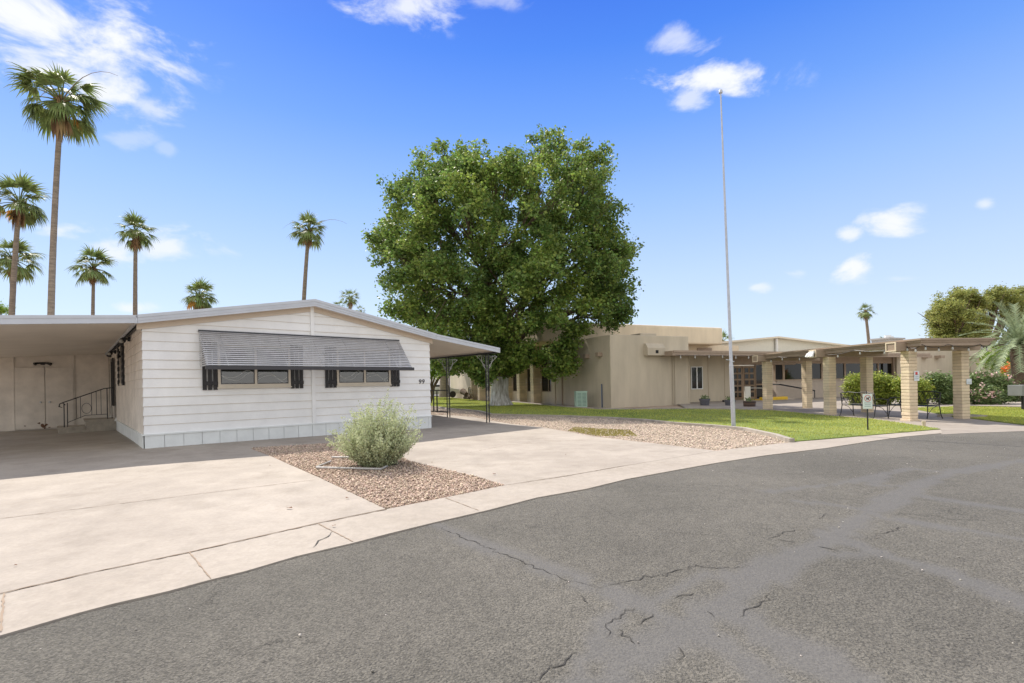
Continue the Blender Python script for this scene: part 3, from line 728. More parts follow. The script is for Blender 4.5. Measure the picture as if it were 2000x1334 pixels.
# slatted awning
u0, zt = HF.hit(392, 646.6); u1, _ = HF.hit(778, 665.8); ZT = 2.80; ZB = 1.96; OB = .74
u1 = 6.19; u0 = 1.07
aw = MB(); n = 17
for i in range(n):
    t0 = i/n; yo = -.05-OB*t0; zz = ZT-(ZT-ZB)*t0; flare = .0
    aw.add([(u0-.02, yo+.004, zz+.004), (u1+.02, yo+.004, zz+.004), (u1+.02, yo-.030, zz-.024), (u0-.02, yo-.030, zz-.024),
            (u0-.02, yo-.024, zz-.032), (u1+.02, yo-.024, zz-.032)], [(3,2,1,0), (4,5,2,3)])
A = aw.build('window_awning', M_awning, house); A['label'] = 'wide grey slatted metal awning over both front windows'
tr = MB(); tr.box(u0-.04, u1+.06, -.05-OB-.045, -.05-OB, ZB-.075, ZB+.01); tr.box(u0-.03, u1+.03, -.06, -.02, ZT-.01, ZT+.03)
tr.build('valance_bar', M_awndark, A)
for q, (uu) in enumerate((u0+.02, u0+.42, (u0*2+u1)/3, (u0+u1)/2+.02, (u0+2*u1)/3, u1-.42, u1-.02)):
    rb = MB(); rb.bar((uu, -.03, ZT-.06), (uu, -.05-OB, ZB-.02), .03, .012, up=(1,0,0)); rb.build('awning_rib', M_awning, A)
for uu in (u0-.02, u1+.02):                 # triangular end screens made of short slats
    sd = MB()
    for i in range(1, n):
        t0 = i/n; yo = -.05-OB*t0; zz = ZT-(ZT-ZB)*t0-.01
        sd.add([(uu, yo, zz), (uu, -.03, zz), (uu+.012, -.03, zz-.03), (uu+.012, yo, zz-.03)], [(0,1,2,3)])
    sd.build('awning_end', M_awning, A)

# house number 99
def text_mesh(name, s_, size, m, parent, loc, rot, thick=.004, shear=0):
    cu = bpy.data.curves.new(name, 'FONT'); cu.body = s_; cu.size = size; cu.extrude = thick; cu.shear = shear; cu.align_x = 'CENTER'; cu.space_character = 1.15
    t = bpy.data.objects.new('tmp', cu); S.collection.objects.link(t); bpy.context.view_layer.update()
    me = bpy.data.meshes.new_from_object(t); bpy.data.objects.remove(t); me.name = name
    me.materials.clear(); me.materials.append(m); o = bpy.data.objects.new(name, me); S.collection.objects.link(o)
    o.parent = parent; o.location = loc; o.rotation_euler = rot; return o
text_mesh('house_number', '99', .20, M_awndark, house, (6.98, -.028, 1.50), (R(90), 0, 0), .006, .12)

# left side wall: window with shutters, door, lights
for (v0, v1, z0, z1, m_) in ((4.55, 4.95, 1.62, 2.86, M_shutter), (6.0, 6.4, 1.62, 2.86, M_shutter)):
    mb = MB(); mb.box(-.06, -.02, v0, v1, z0, z1)
    for i in range(6): mb.box(-.075, -.06, v0+.02, v1-.02, z0+.05+i*.2, z0+.17+i*.2)
    mb.build('shutter', m_, house)
mb = MB(); mb.box(-.05, -.02, 4.98, 5.97, 1.62, 2.8); w_ = mb.build('window', M_winframe, house)
mb = MB(); mb.box(-.056, -.05, 5.04, 5.91, 1.7, 2.74); mb.build('pane', M_darkglass, w_)
mb = MB(); mb.box(-.05, -.02, 8.35, 9.25, .52, 2.55); dr_ = mb.build('door', mat('pale_screen_door', (.45,.42,.38), .6), house)
mb = MB(); mb.box(-.09, -.05, 8.30, 8.42, .95, 2.6); mb.box(-.09, -.05, 9.2, 9.3, .95, 2.6); mb.box(-.09, -.05, 8.42, 9.2, 2.5, 2.6); mb.build('door_frame', M_black, dr_)
mb = MB(); mb.box(-.08, -.05, 8.47, 8.52, 1.5, 1.62); mb.build('door_handle', M_black, dr_)
def flood(v, z):
    mb = MB(); mb.box(-.07, -.02, v-.06, v+.06, z-.06, z+.06); mb.tube([(-.07, v, z), (-.15, v, z-.02)], .025, 8)
    mb.tube([(-.12, v-.02, z), (-.16, v-.14, z-.02), (-.18, v-.2, z-.06)], [.03, .05, .07], 10)
    mb.tube([(-.12, v+.02, z), (-.18, v+.10, z-.08), (-.2, v+.14, z-.14)], [.03, .05, .07], 10)
    f = mb.build('flood_light', M_black, house, smooth=True)
    b = MB(); b.lathe([(0, -.05), (.045, -.03), (.05, 0), (.03, .04), (0, .05)], (-.21, v-.2, z-.08), 10); b.build('bulb', M_bulb, f, smooth=True)
flood(2.6, 2.78); flood(7.6, 2.76)

# ---------------------------------------------------------------- carports (part of the home: roof, soffit, posts)
def flat_roof(name, u0, z0, u1, z1, v1, parent, fasc=True):
    mb = MB(); sloped_bar(mb, u0, z0, u1, z1, -OH+.02, v1, .055, .10)
    mb.build(name+'_roof', M_roofwhite, parent)
    sf = MB(); n = int(abs(u1-u0)/.1); nv = 1                # ribs run along the slope direction u: pans every 0.15 m in v
    v = -OH+.02; i = 0
    while v < v1-.01:
        a = v; b = min(v+.15, v1); d = .012
        sf.add([(u0, a, z0+.045), (u1, a, z1+.045), (u1, a+.012, z1+.02), (u0, a+.012, z0+.02), (u1, b-.012, z1+.02), (u0, b-.012, z0+.02), (u1, b, z1+.045), (u0, b, z0+.045)],
               [(0,1,2,3), (3,2,4,5), (5,4,6,7)]); v = b
    sf.build(name+'_soffit', M_soffit, parent)
    f = MB()
    sloped_bar(f, u0, z0, u1, z1, -OH-.012, -OH+.02, -.03, .125); sloped_bar(f, u0, z0, u1, z1, -OH-.024, -OH-.012, .08, .138)
    sloped_bar(f, u0, z0, u1, z1, -OH-.018, -OH-.012, -.03, -.01)
    x = u0 if abs(u0) > abs(u1-HW) and u0 < 0 else u1
    zz = z0 if x == u0 else z1; xo = -.03 if x < 0 else .03
    a, b = sorted((x, x+xo)); f.box(a, b, -OH-.024, v1, zz-.035, zz+.138)
    f.build(name+'_fascia', M_fascia, parent)
cp = house
flat_roof('carport', -OS-.03-CPW, ZLO, -OS-.005, ZL, 13.2, cp)
flat_roof('side_awning', HW+OS+.005, ZR, HW+OS+RCW, ZRO, 7.2, cp)
mb = MB(); mb.box(HW+.02, HW+.06, 0, 7.2, ZR-.09, ZR+.0); mb.box(-.06, -.02, 0, 12.4, ZL-.05, ZL+.03)
XO = HW+OS+RCW-.10
mb.box(XO-.03, XO+.03, -OH+.03, 7.15, ZRO-.06, ZRO+.0)
mb.build('support_beam', M_black, cp)
for q, v in enumerate((.30, 2.75, 6.6)):
    wp = HF.w(XO, v); b = float(gz(wp.x, wp.y)); pb = MB()
    for dx in (-.06, .06): pb.box(XO+dx-.015, XO+dx+.015, v-.015, v+.015, b-.02, ZRO-.05)
    for i in range(7):
        zz = b+.35+i*.30; pb.box(XO-.055, XO+.055, v-.006, v+.006, zz, zz+.012)
    po = pb.build('iron_post', M_black, cp)
    sc = MB()
    def scroll(cx, cz, r0, a0, a1, flip):
        pts = []
        for i in range(17):
            t = i/16; a = a0+(a1-a0)*t; r = r0*(1-.75*t); pts.append((cx+flip*r*math.cos(a), v, cz+r*math.sin(a)))
        sc.tube(pts, .0055, 5)
    for i in range(5): scroll(XO, b+.5+i*.42, .05, -1.5, 4.2, 1 if i % 2 else -1)
    for s_ in (-1, 1):
        bx = XO+s_*.06
        sc.tube([(bx, v, ZRO-.62), (bx+s_*.08, v, ZRO-.42), (bx+s_*.22, v, ZRO-.28), (bx+s_*.42, v, ZRO-.12)], .008, 5)
        scroll(bx+s_*.12, ZRO-.22, .10, -2.0, 4.5, s_); scroll(bx+s_*.30, ZRO-.14, .07, -1.0, 5.0, s_); scroll(bx+s_*.08, ZRO-.45, .06, -1.5, 4.5, s_)
        sc.tube([(bx+s_*.05, v, ZRO-.55), (bx+s_*.16, v, ZRO-.36), (bx+s_*.2, v, ZRO-.1)], .007, 5)
    sc.tube([(XO, v, b+.3), (XO, v, ZRO-.1)], .006, 5); sc.tube([(XO-.45, v, ZRO-.12), (XO+.45, v, ZRO-.12)], .006, 5); sc.tube([(XO-.1, v, ZRO-.62), (XO+.1, v, ZRO-.62)], .006, 5); sc.tube([(XO-.16, v, ZRO-.45), (XO+.16, v, ZRO-.45)], .006, 5)
    sc.build('scrollwork', M_greyscroll, po)
for q, v in enumerate((-.0, 4.5)):
    pass
# shed at the back of the carport
shed = empty('storage_shed', HF.w(-4.7, 11.5, float(gz(-12, 17))), HF.a, 'white metal storage shed with double doors at the back of the carport', 'shed')
def sp(px, py): u, z = HF.hit(px, py, 11.5); return u+4.7, z-float(gz(-12, 17))
SW = 4.7; SH = 2.74
mb = MB(); z = 0
while z < SH:
    mb.add([(0, -.012, z), (SW-.03, -.012, z), (SW-.03, 0, z+.2), (0, 0, z+.2), (0, .01, z), (SW-.03, .01, z)], [(0,1,2,3), (0,4,5,1)]); z += .2
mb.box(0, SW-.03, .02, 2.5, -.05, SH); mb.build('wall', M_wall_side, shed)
d0u, _ = sp(28, 760); d1u, _ = sp(88, 760); d2u, _ = sp(144, 760); print('shed doors', d0u, d1u, d2u)
dz = sp(60, 718)[1]
for q, (a, b) in enumerate(((d0u, d1u), (d1u, d2u))):
    mb = MB(); mb.box(a+.01, b-.01, -.05, -.014, .03, dz); dd = mb.build('door', M_wall_side, shed, bevel=.004)
    hx = (b-.12) if q == 0 else (a+.12)
    mb = MB(); mb.tube([(hx, -.05, .98), (hx, -.11, .98)], .018, 8); mb.lathe([(0,-.03),(.035,-.02),(.035,.02),(0,.03)], (hx, -.11, .98), 12); mb.build('door_handle', M_pole, dd, smooth=True)
mb = MB(); mb.box(d0u-.03, d0u, -.045, -.012, 0, SH); mb.box(d2u, d2u+.03, -.045, -.012, 0, SH); mb.box(d0u, d2u, -.045, -.012, dz+.01, dz+.03); mb.build('door_trim', M_wall_side, shed)
rnd = random.Random(2)
for (cx, cz, s_) in ((d0u+.75, .12, .14), (d0u+.25, .15, .04), (d0u+.9, .05, .05), (d1u-.02, .03, .05), (d0u+.62, .22, .05)):
    rs_ = MB()
    for i in range(5):
        x = cx+rnd.uniform(-s_, s_)*.5; z_ = cz+rnd.uniform(-s_, s_)*.3; r_ = s_*rnd.uniform(.2, .5)
        rs_.add([(x+r_*math.cos(a)*rnd.uniform(.6,1.2), -.0525-.0004*i, z_+r_*math.sin(a)*rnd.uniform(.6,1.2)) for a in [k*math.pi/3 for k in range(6)]], [tuple(range(6))])
    rs_.build('rust_patch', M_rust, shed)
lx = (d0u+d1u)/2+.35
mb = MB(); mb.box(lx-.06, lx+.06, -.06, -.012, dz+.10, dz+.2)
for s_ in (-1, 1): mb.tube([(lx+s_*.05, -.07, dz+.17), (lx+s_*.16, -.13, dz+.15), (lx+s_*.22, -.16, dz+.12)], [.025,.045,.06], 10)
mb.build('flood_light', M_black, shed, smooth=True)

# concrete steps with iron railing by the side door
spz = float(gz(-12, 16)); stp = empty('entry_steps', HF.w(-.03, 8.0, spz), HF.a, 'grey concrete entry steps at the side door under the carport', 'steps')
mb = MB(); mb.box(-1.45, -.78, 0, 1.35, -.03, .19); mb.box(-.78, 0, 0, 1.35, -.03, .40); mb.box(-.82, 0, -.02, 1.37, .355, .402); mb.box(-1.49, -.78, -.02, 1.37, .145, .192)
mb.build('treads', M_conc, stp, bevel=.012)
rl = MB(); y_ = .12
rl.tube([(-1.3, y_, .19), (-1.3, y_, .95)], .016, 6); rl.tube([(-1.22, y_, .19), (-1.22, y_, .98)], .014, 6)
rl.tube([(-.1, y_, .4), (-.1, y_, 2.3)], .014, 6); rl.tube([(-.22, y_, .4), (-.22, y_, 1.42)], .016, 6)
rl.tube([(-1.42, y_, .85), (-1.40, y_, .95), (-1.3, y_, 1.0), (-.3, y_, 1.42), (-.05, y_, 1.45)], .018, 6)
rl.tube([(-1.22, y_, .34), (-.78, y_, .55), (-.22, y_, .56)], .010, 6)
for x_ in (-1.0, -.9, -.62, -.5, -.38): rl.tube([(x_, y_, .46 if x_ < -.78 else .55), (x_, y_, 1.0+(x_+1.3)*.42)], .008, 5)
rl.tube([(-.75+.12*math.cos(a), y_, .78+.17*math.sin(a)) for a in [i*math.pi/8 for i in range(17)]], .007, 5)
rl.tube([(-1.34+.07*math.cos(a), y_, .90+.07*math.sin(a)) for a in [i*math.pi/6 for i in range(10)]], .010, 5)
rl.build('railing', M_black, stp)
mb = MB(); mb.add([(-.02,-.15,.45),(-.02,.0,.45),(-.02,-.02,.62),(-.09,-.1,.45)], [(0,1,2),(0,2,3),(1,3,2),(0,3,1)]); mb.build('dryer_vent', M_whitemetal, house).location = (0, 8.0, 0)

# back steps and fence rail behind the right corner
bz2 = float(gz(-5, 21))
bs = empty('back_steps', HF.w(HW+.04, 4.2, bz2), HF.a, 'small brown wooden steps behind the right corner of the white home', 'steps')
mb = MB(); mb.box(0, .95, 0, 1.2, 0, .20); mb.box(0, .60, .0, 1.2, .20, .40); mb.box(0, .3, 0, 1.2, .40, .58); mb.box(-.0, .98, -.03, 1.2, .20, .225); mb.box(0, .63, -.03, 1.2, .40, .425)
mb.build('treads', mat('weathered_brown_wood', (.16,.11,.08), .85, var=.2), bs)
rf = empty('iron_railing', HF.w(XO, 2.8, 0), HF.a, 'black square tube iron railing beside the second carport post', 'railing')
mb = MB(); bz3 = float(gz(*HF.w(XO, 2.9)[:2]))
L0, L1 = .0, 3.2
mb.box(-.02, .02, L0, L1, bz3+1.05, bz3+1.09); mb.box(-.02, .02, L0, L1, bz3+.20, bz3+.24)
mb.build('rail', M_black, rf)
for v in (.75, 1.0, 1.75, 2.0, 2.9, 3.1):
    mb = MB(); mb.box(-.02, .02, v-.02, v+.02, bz3-.02 if v in (2.0,) else bz3+.24, bz3+1.05); mb.build('baluster', M_black, rf)
# ---------------------------------------------------------------- clubhouse (local x along its front, y back)
club = empty('clubhouse', BF.o, BF.a, 'large beige stucco clubhouse with flat roofs, wide upper parapet and long window wall', 'building')
B0 = .10
def wallbox(name, m, *bx, bevel=.03, label=None):
    mb = MB()
    for b in bx: mb.box(*b)
    o = mb.build(name, m, club, bevel=bevel)
    if label: o['label'] = label
    return o
# front block
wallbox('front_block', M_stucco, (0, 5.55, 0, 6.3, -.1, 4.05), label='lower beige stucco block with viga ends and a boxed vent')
# glazed arcade along the left elevation
PIERS = [6.3, 8.9, 11.3, 14.0, 17.0, 20.2, 22.4]
mb = MB()
for a, b in zip(PIERS[:-1], PIERS[1:]): mb.box(.25, .45, a+.5, b, -.1, .85)
mb.build('knee_wall', M_stucco, club)
for i, v in enumerate(PIERS):
    mb = MB(); core = .5
    if i == 0: mb.box(-.05, .6, v, v+.5, -.1, 4.1); mb.build('pier', M_stucco, club, bevel=.02); continue
    z = -.05
    rr = random.Random(i)
    while z < 4.1:
        e = rr.uniform(-.008, .008); mb.box(-.35+e, .45, v+e, v+.5-e, z, z+.19); z += .2
    mb.build('pier', M_block, club)
for a, b in zip(PIERS[:-1], PIERS[1:]):
    mb = MB(); mb.box(.33, .37, a+.55, b-.05, .85, 4.0); w_ = mb.build('window', M_darkglass, club)
    fr = MB(); t = .06
    for y in (a+.5, (a+.5+b)/2-t/2, b-t): fr.box(.29, .41, y, y+t, .85, 4.0)
    fr.box(.29, .41, a+.5+t, b-t, .85, .85+t); fr.box(.285, .415, a+.5+t, b-t, 2.55, 2.55+t); fr.box(.29, .41, a+.5+t, b-t, 3.94, 4.0)
    fr.build('window_frame', M_brown, w_)
wallbox('rear_wall', M_stucco, (-.35, 3, 22.9, 29.5, -.1, 3.4), bevel=.03)
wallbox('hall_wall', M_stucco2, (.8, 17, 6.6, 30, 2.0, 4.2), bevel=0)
# upper parapet mass
MF = Frame(BF.w(0, 6.3), BF.a)
ul, zt = BF.hit(1046, 626, 5.3); ur, zt2 = BF.hit(1411.7, 638, 5.3); _, zb = BF.hit(1411.7, 676, 5.3)
print('mass', ul, ur, zt, zt2, zb)
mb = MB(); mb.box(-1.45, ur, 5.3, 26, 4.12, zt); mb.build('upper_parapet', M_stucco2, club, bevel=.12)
mb = MB(); mb.box(ur-6, ur-.3, 6.5, 6.6, 3.1, 4.12); mb.build('clerestory_wall', M_stucco2, club)
cw = MB(); a_, _ = BF.hit(1362, 680, 6.45); b_, _ = BF.hit(1390, 680, 6.45); cw.box(a_, b_, 6.42, 6.49, 3.35, 3.95); cw.build('clerestory_window', M_brown, club)
# viga ends on the left face of the block
for px, py in ((1129, 698.5), (1149, 696), (1173.5, 692.5)):
    v, z = BF.hitx(px, py); mb = MB(); mb.box(-.28, 0, v-.15, v+.15, z-.12, z+.12); mb.build('viga_end', M_brown, club, bevel=.01)
# conduit and stub
v, _ = BF.hitx(1177, 760); mb = MB(); mb.tube([(-.06, v, 0), (-.06, v, 1.35)], .035, 8); mb.build('conduit', mat('blue_grey_conduit', (.10,.13,.2), .5), club)
v, _ = BF.hitx(1098.8, 760); mb = MB(); mb.tube([(-.04, v, .05), (-.04, v, 3.0)], .04, 8); mb.build('downspout', M_brown, club)
u, _ = BF.hit(1313.5, 740); mb = MB(); mb.tube([(u, -.06, .1), (u, -.06, 3.02)], .03, 8); mb.tube([(u+.14, -.04, .1), (u+.14, -.04, 3.0)], .02, 8); mb.tube([(u, -.06, .1), (u+.14, -.04, .1)], .02, 8); mb.build('conduit', M_stucco, club)
# vent box with sloping hood
u0, zt_ = BF.hit(1257, 671); u1, zb_ = BF.hit(1292, 695)
mb = MB(); p = [(0, zb_), (-.35, zb_), (-.35, zb_+.42), (-.16, zt_), (0, zt_)]
for (a, b) in ((u0, u1),):
    vs = [(x, y, z) for x in (a, b) for (y, z) in p]; mb.add(vs, [(0,1,2,3,4), (9,8,7,6,5), (0,5,6,1), (1,6,7,2), (2,7,8,3), (3,8,9,4), (4,9,5,0)])
vb = mb.build('vent_box', M_stucco, club, bevel=.01)
mb = MB(); c_ = (u0+u1)/2+.02; mb.box(c_-.1, c_+.1, -.356, -.351, zb_+.12, zb_+.30); mb.build('vent_opening', M_room, vb)
u0, z_ = BF.hit(1222, 653, 2.0); mb = MB(); mb.box(3.0, 4.2, 1.2, 2.2, 4.05, 4.32); mb.build('roof_hatch', M_stucco, club, bevel=.03)
# recessed entry wall
EN = 1.0
ue0, _ = BF.hit(1430, 740, EN)
mb = MB(); mb.box(5.55, ue0, EN, EN+.3, -.1, 3.05); mb.build('entry_wall', M_stucco, club)
mb = MB(); mb.box(5.50, 5.56, -.03, 1.0, -.1, 3.0); mb.build('corner_pilaster', M_stucco, club)
u0, z1_ = BF.hit(1345.6, 716, EN); u1, z0_ = BF.hit(1372, 760, EN)
u0 += .12
mb = MB(); t = .05
mb.box(u0, u1, EN-.05, EN-.0, z0_, z0_+t); mb.box(u0, u1, EN-.05, EN-.0, z1_-t, z1_); mb.box(u0, u0+t, EN-.05, EN, z0_+t, z1_-t); mb.box(u1-t, u1, EN-.05, EN, z0_+t, z1_-t); mb.box((u0+u1)/2-.04, (u0+u1)/2+.04, EN-.05, EN, z0_+t, z1_-t)
w_ = mb.build('window', M_whitemetal, club)
mb = MB(); mb.box(u0+t, (u0+u1)/2-.04, EN-.03, EN-.015, z0_+t, z1_-t); mb.build('pane', M_darkglass, w_)
mb = MB(); mb.box((u0+u1)/2+.04, u1-t, EN-.03, EN-.015, z0_+t, z1_-t); mb.build('pane', M_darkglass, w_)
# panel joints in the entry wall
for px in (1383, 1415):
    u, _ = BF.hit(px, 740, EN); mb = MB(); mb.box(u-.012, u+.012, EN-.015, EN, .1, 3.0); mb.build('wall_joint', M_tanwood, club)
# entrance: doors with 2x5 lites each
DV = EN+.15
def door(px0, px1):
    a, _ = BF.hit(px0, 750, DV); b, _ = BF.hit(px1, 750, DV); z0, z1 = .12, 2.35
    fr = MB(); w = b-a; st = w*.14; mu = w*.13; lw = (w-2*st-mu)/2; n = 5; zs = .22; lh = (z1-z0-.25-zs*.55*(n))/n
    fr.box(a, b, DV, DV+.05, z0, z1)
    d_ = fr.build('door', M_doorwood, club)
    for i in range(n):
        for j in range(2):
            x = a+st+j*(lw+mu); z = z0+.18+i*((z1-z0-.22)/n)
            g = MB(); g.box(x, x+lw, DV-.012, DV-.002, z, z+(z1-z0-.22)/n-.11); g.build('lite', M_darkglass, d_)
            t = .02; r = MB(); zz = z+(z1-z0-.22)/n-.11
            r.box(x-t, x+lw+t, DV-.03, DV-.001, z-t, z); r.box(x-t, x+lw+t, DV-.03, DV-.001, zz, zz+t); r.box(x-t, x, DV-.03, DV-.001, z, zz); r.box(x+lw, x+lw+t, DV-.03, DV-.001, z, zz); r.build('lite_frame', M_doorwood, d_)
    return a, b
door(1430, 1450); door(1451, 1475)
a, _ = BF.hit(1476, 750, DV); b, _ = BF.hit(1493, 750, DV)
mb = MB(); mb.box(ue0, b+3.2, EN+.22, EN+.5, 2.42, 3.05); mb.box(b, b+.6, EN+.2, EN+.5, .1, 2.42); mb.build('entry_header', M_brown, club)
mb = MB(); mb.box(a, b, DV+.02, DV+.05, .15, 2.4); w_ = mb.build('window', M_darkglass, club)
mb = MB(); mb.box(a-.05, a+.02, DV-.03, DV+.05, .1, 2.42); mb.box(b-.02, b+.06, DV-.03, DV+.05, .1, 2.42); mb.box(a+.02, b-.02, DV-.03, DV+.05, 1.05, 1.15); mb.build('window_frame', M_doorwood, w_)
# window wall
WV = 1.3
ws, _ = BF.hit(1502, 740, WV); we, _ = BF.hit(1744, 740, WV); wend, ztend = BF.hit(1934, 681, WV)
_, sill = BF.hit(1540, 745, WV); _, wt = BF.hit(1540, 709.5, WV)
print('win wall', ws, we, wend, ztend, sill, wt)
mb = MB(); mb.box(ws+.7, we, WV, WV+.3, -.1, sill); mb.box(ws+.7, we, WV-.08, WV+.1, sill, sill+.06); mb.build('low_wall', mat('light_stucco', (.56,.48,.40), .9, var=.05, bump=.3), club)
mb = MB(); mb.box(ws-.4, we, WV, WV+.3, wt+.06, 3.05); mb.build('window_header', M_tanwood, club)
edges = [1513, 1531, 1576, 1606, 1651, 1689, 1716, 1744]
ue = [BF.hit(e, 730, WV)[0] for e in edges]
for i, (a, b) in enumerate(zip(ue[:-1], ue[1:])):
    lo = sill+.06; w_ = MB(); w_.box(a+.09, b-.09, WV+.05, WV+.08, lo+.08, wt-.02); g = w_.build('window', M_darkglass if i else M_room, club)
    fr = MB(); fr.box(a+.02, a+.09, WV, WV+.12, lo, wt+.06); fr.box(b-.09, b-.02, WV, WV+.12, lo, wt+.06); fr.box(a+.09, b-.09, WV, WV+.12, lo, lo+.08); fr.box(a+.09, b-.09, WV, WV+.12, wt-.02, wt+.06); fr.build('window_frame', M_tanwood, g)
# right stucco wing
mb = MB(); mb.box(we, wend, WV-.3, WV+12, -.1, ztend); mb.build('right_wing', M_stucco, club, bevel=.03)
for px, py in ((1804, 697), (1829, 697), (1894, 698), (1916, 698)):
    u, z = BF.hit(px, py, WV-.3); mb = MB(); mb.box(u-.3, u+.3, WV-.75, WV-.3, z-.13, z+.1); mb.build('viga_end', M_brown, club)
u, z = BF.hit(1890, 720, WV-.3); mb = MB(); mb.box(u-.35, u+.35, WV-.36, WV-.3, .1, z+.3); mb.build('door', M_brown, club)
u, _ = BF.hit(1743, 720, WV-.3); mb = MB(); mb.box(u-.06, u+.06, WV-.42, WV-.3, 0, 3.1); mb.build('downspout', M_brown, club)
# lower roofs
ur0, zr = BF.hit(1313, 687, -.9); print('entry roof', ur0, zr)
mb = MB(); mb.box(ur0, we+.5, -.9, EN+1.2, 3.06, 3.10); mb.build('entry_roof', M_fabric, club)
mb = MB(); mb.box(ur0, we+.5, -.98, -.9, 2.86, 3.13); mb.box(ur0-.06, ur0, -.98, -.02, 2.86, 3.13); mb.box(ur0, we+.5, -1.02, -.98, 3.03, 3.15); mb.build('roof_fascia', M_brown, club)
mb = MB(); mb.box(ur0+.02, we+.4, -.88, EN-.0, 3.03, 3.06); mb.build('entry_soffit', M_tanwood, club)
# handrail and yellow kerb at the ramp
rp = [BF.hit(1524, 751, WV-.7), BF.hit(1591, 763, WV-.7)]
mb = MB(); mb.tube([(rp[0][0], WV-.05, rp[0][1]+.02), (rp[0][0], WV-.7, rp[0][1]), (rp[1][0], WV-.7, rp[1][1])], .05, 8); mb.tube([(rp[1][0], WV-.7, rp[1][1]), (rp[1][0], WV-.7, .0)], .03, 8); mb.build('ramp_handrail', M_black, club)
ya, _ = BF.hit(1513, 790, -.4); yb, _ = BF.hit(1538, 790, -.4)
mb = MB(); mb.box(ya-1.0, yb, -.45, -.1, -.05, .30); mb.box(ya-1.0, yb, -.1, EN+.2, -.05, .12); k_ = mb.build('yellow_kerb', M_yellow, club, bevel=.03)
# entry porch floor slab
mb = MB(); mb.box(5.6, ya+1, -.85, DV+.4, -.05, .11); mb.build('porch_slab', M_walk, club)
mb = MB(); a, z = BF.hit(1454, 755, .3); b, _ = BF.hit(1464.5, 755, .3); mb.box(a, b, .25, .35, .1, z+.0); mb.tube([(b, .3, z-.1), (b+1.6, .3, z-.14)], .02, 6); mb.build('entry_screen', M_fabric, club)
# white gabled shade roof behind
gl = empty('shade_roof', BF.w(18, 14), BF.a, 'pale low gabled shade roof with white post rising behind the clubhouse entry', 'shade roof')
GV = 14.0
pa_ = [BF.hit(1408, 669, GV), BF.hit(1520, 657.5, GV), BF.hit(1645, 673, GV)]
x0, x1, x2 = [p[0]-18 for p in pa_]; z0, z1, z2 = [p[1] for p in pa_]; zl = z2-.1
x0 -= 3; z0 -= 3*(z1-z0)/(x1-x0); x2 += 2; z2 -= 2*(z1-z2)/(x2-x1)
mb = MB(); mb.add([(x0, 0, z0), (x1, 0, z1), (x2, 0, z2), (x2, 9, z2), (x1, 9, z1), (x0, 9, z0)], [(0,1,4,5), (1,2,3,4)]); mb.build('roof_sheet', M_fabric, gl)
mb = MB(); mb.add([(x0, .5, z0-.0), (x1, .5, z1-.12), (x2, .5, z2-.0), (x2, .5, 2.8), (x0, .5, 2.8)], [(0,4,3,2,1)]); mb.build('gable_sheet', M_fabric, gl)
mb = MB(); sloped_bar(mb, x0, z0, x1, z1, -.06, .0, -.14, .04); sloped_bar(mb, x1, z1, x2, z2, -.06, 0, -.14, .04); mb.build('fascia', mat('cream_fascia', (.66,.60,.48), .6), gl)
mb = MB(); mb.tube([(x1+.1, .3, .1), (x1+.1, .3, z1-.15)], .14, 10); mb.build('post', M_whitemetal, gl)
# rooftop equipment box right
u, z = BF.hit(1735, 662, 8); ru = empty('rooftop_unit', BF.w(u, 8, 0), BF.a, 'grey flat rooftop cooling unit seen just above the covered walk roof', 'rooftop unit')
mb = MB(); mb.box(-1.4, 1.0, -.8, .8, 2.9, z-.1); mb.box(-1.5, 1.2, -.9, .9, z-.1, z+.05); mb.build('housing', mat('grey_sheet_metal', (.35,.34,.33), .6), ru)
mb = MB(); mb.tube([(-.1, 0, z+.05), (-.1, 0, z+.35)], .3, 12); mb.tube([(.6, 0, z+.05), (.6, 0, z+.28)], .15, 10); mb.build('cowl', M_whitemetal, ru)

# ---------------------------------------------------------------- covered walk
cz = -.03
cw = empty('covered_walkway', (CF.o.x, CF.o.y, 0), CF.a, 'brown flat roofed covered walk on six tan block columns leading to the clubhouse entry', 'covered walkway')
def cloc(x, y): return CF.loc((x, y))
COLS = [((1761,1793),825,.0), ((1864,1891),824,.0)]
colpos = [(0, .0), (2.15, .12), (-.0, 3.35), (2.25, 3.95), (0.0, 7.1), (2.15, 7.2)]
CS = .31; CH = 2.27
for i, (x, y) in enumerate(colpos):
    wp = CF.w(x, y); b = float(gz(wp.x, wp.y)); rr = random.Random(40+i); mb = MB(); z = b-.03; H_ = CH; nlay = 22; hh = (H_-z)/nlay
    for k in range(nlay):
        e = rr.uniform(-.007, .006); f = rr.uniform(-.007, .006)
        if k == 0 and i == 0: e = .05
        mb.box(x-CS/2-e, x+CS/2+f, y-CS/2-e, y+CS/2+f, z+k*hh+.004, z+(k+1)*hh-.004)
    c = mb.build('column', M_block, cw, bevel=.012 if i < 2 else 0)
    mb = MB(); mb.box(x-CS/2+.012, x+CS/2-.012, y-CS/2+.012, y+CS/2-.012, z, H_-.01); mb.build('mortar_core', M_mortar, c)
RX0, RX1, RY0, RY1 = -.17, 2.38, -.56, 7.6
mb = MB()
for (y) in (.02, 3.45, 7.05): mb.box(-.62, 2.62, y-.16, y+.16, CH, CH+.30)
bm_ = mb
for y in (.02, 3.45, 7.05):
    mb = MB(); mb.box(-.64, 2.62, y-.15, y+.15, CH, CH+.27); be = mb.build('cross_beam', M_brown, cw, bevel=.008)
    mb = MB(); t = .03
    mb.box(-.66, -.64, y-.19, y+.19, CH-.02, CH+.02); mb.box(-.66, -.64, y-.19, y+.19, CH+.25, CH+.29); mb.box(-.66, -.64, y-.19, y-.15, CH+.02, CH+.25); mb.box(-.66, -.64, y+.15, y+.19, CH+.02, CH+.25); mb.build('beam_cap', M_stucco2, be)
ZB2 = CH+.195
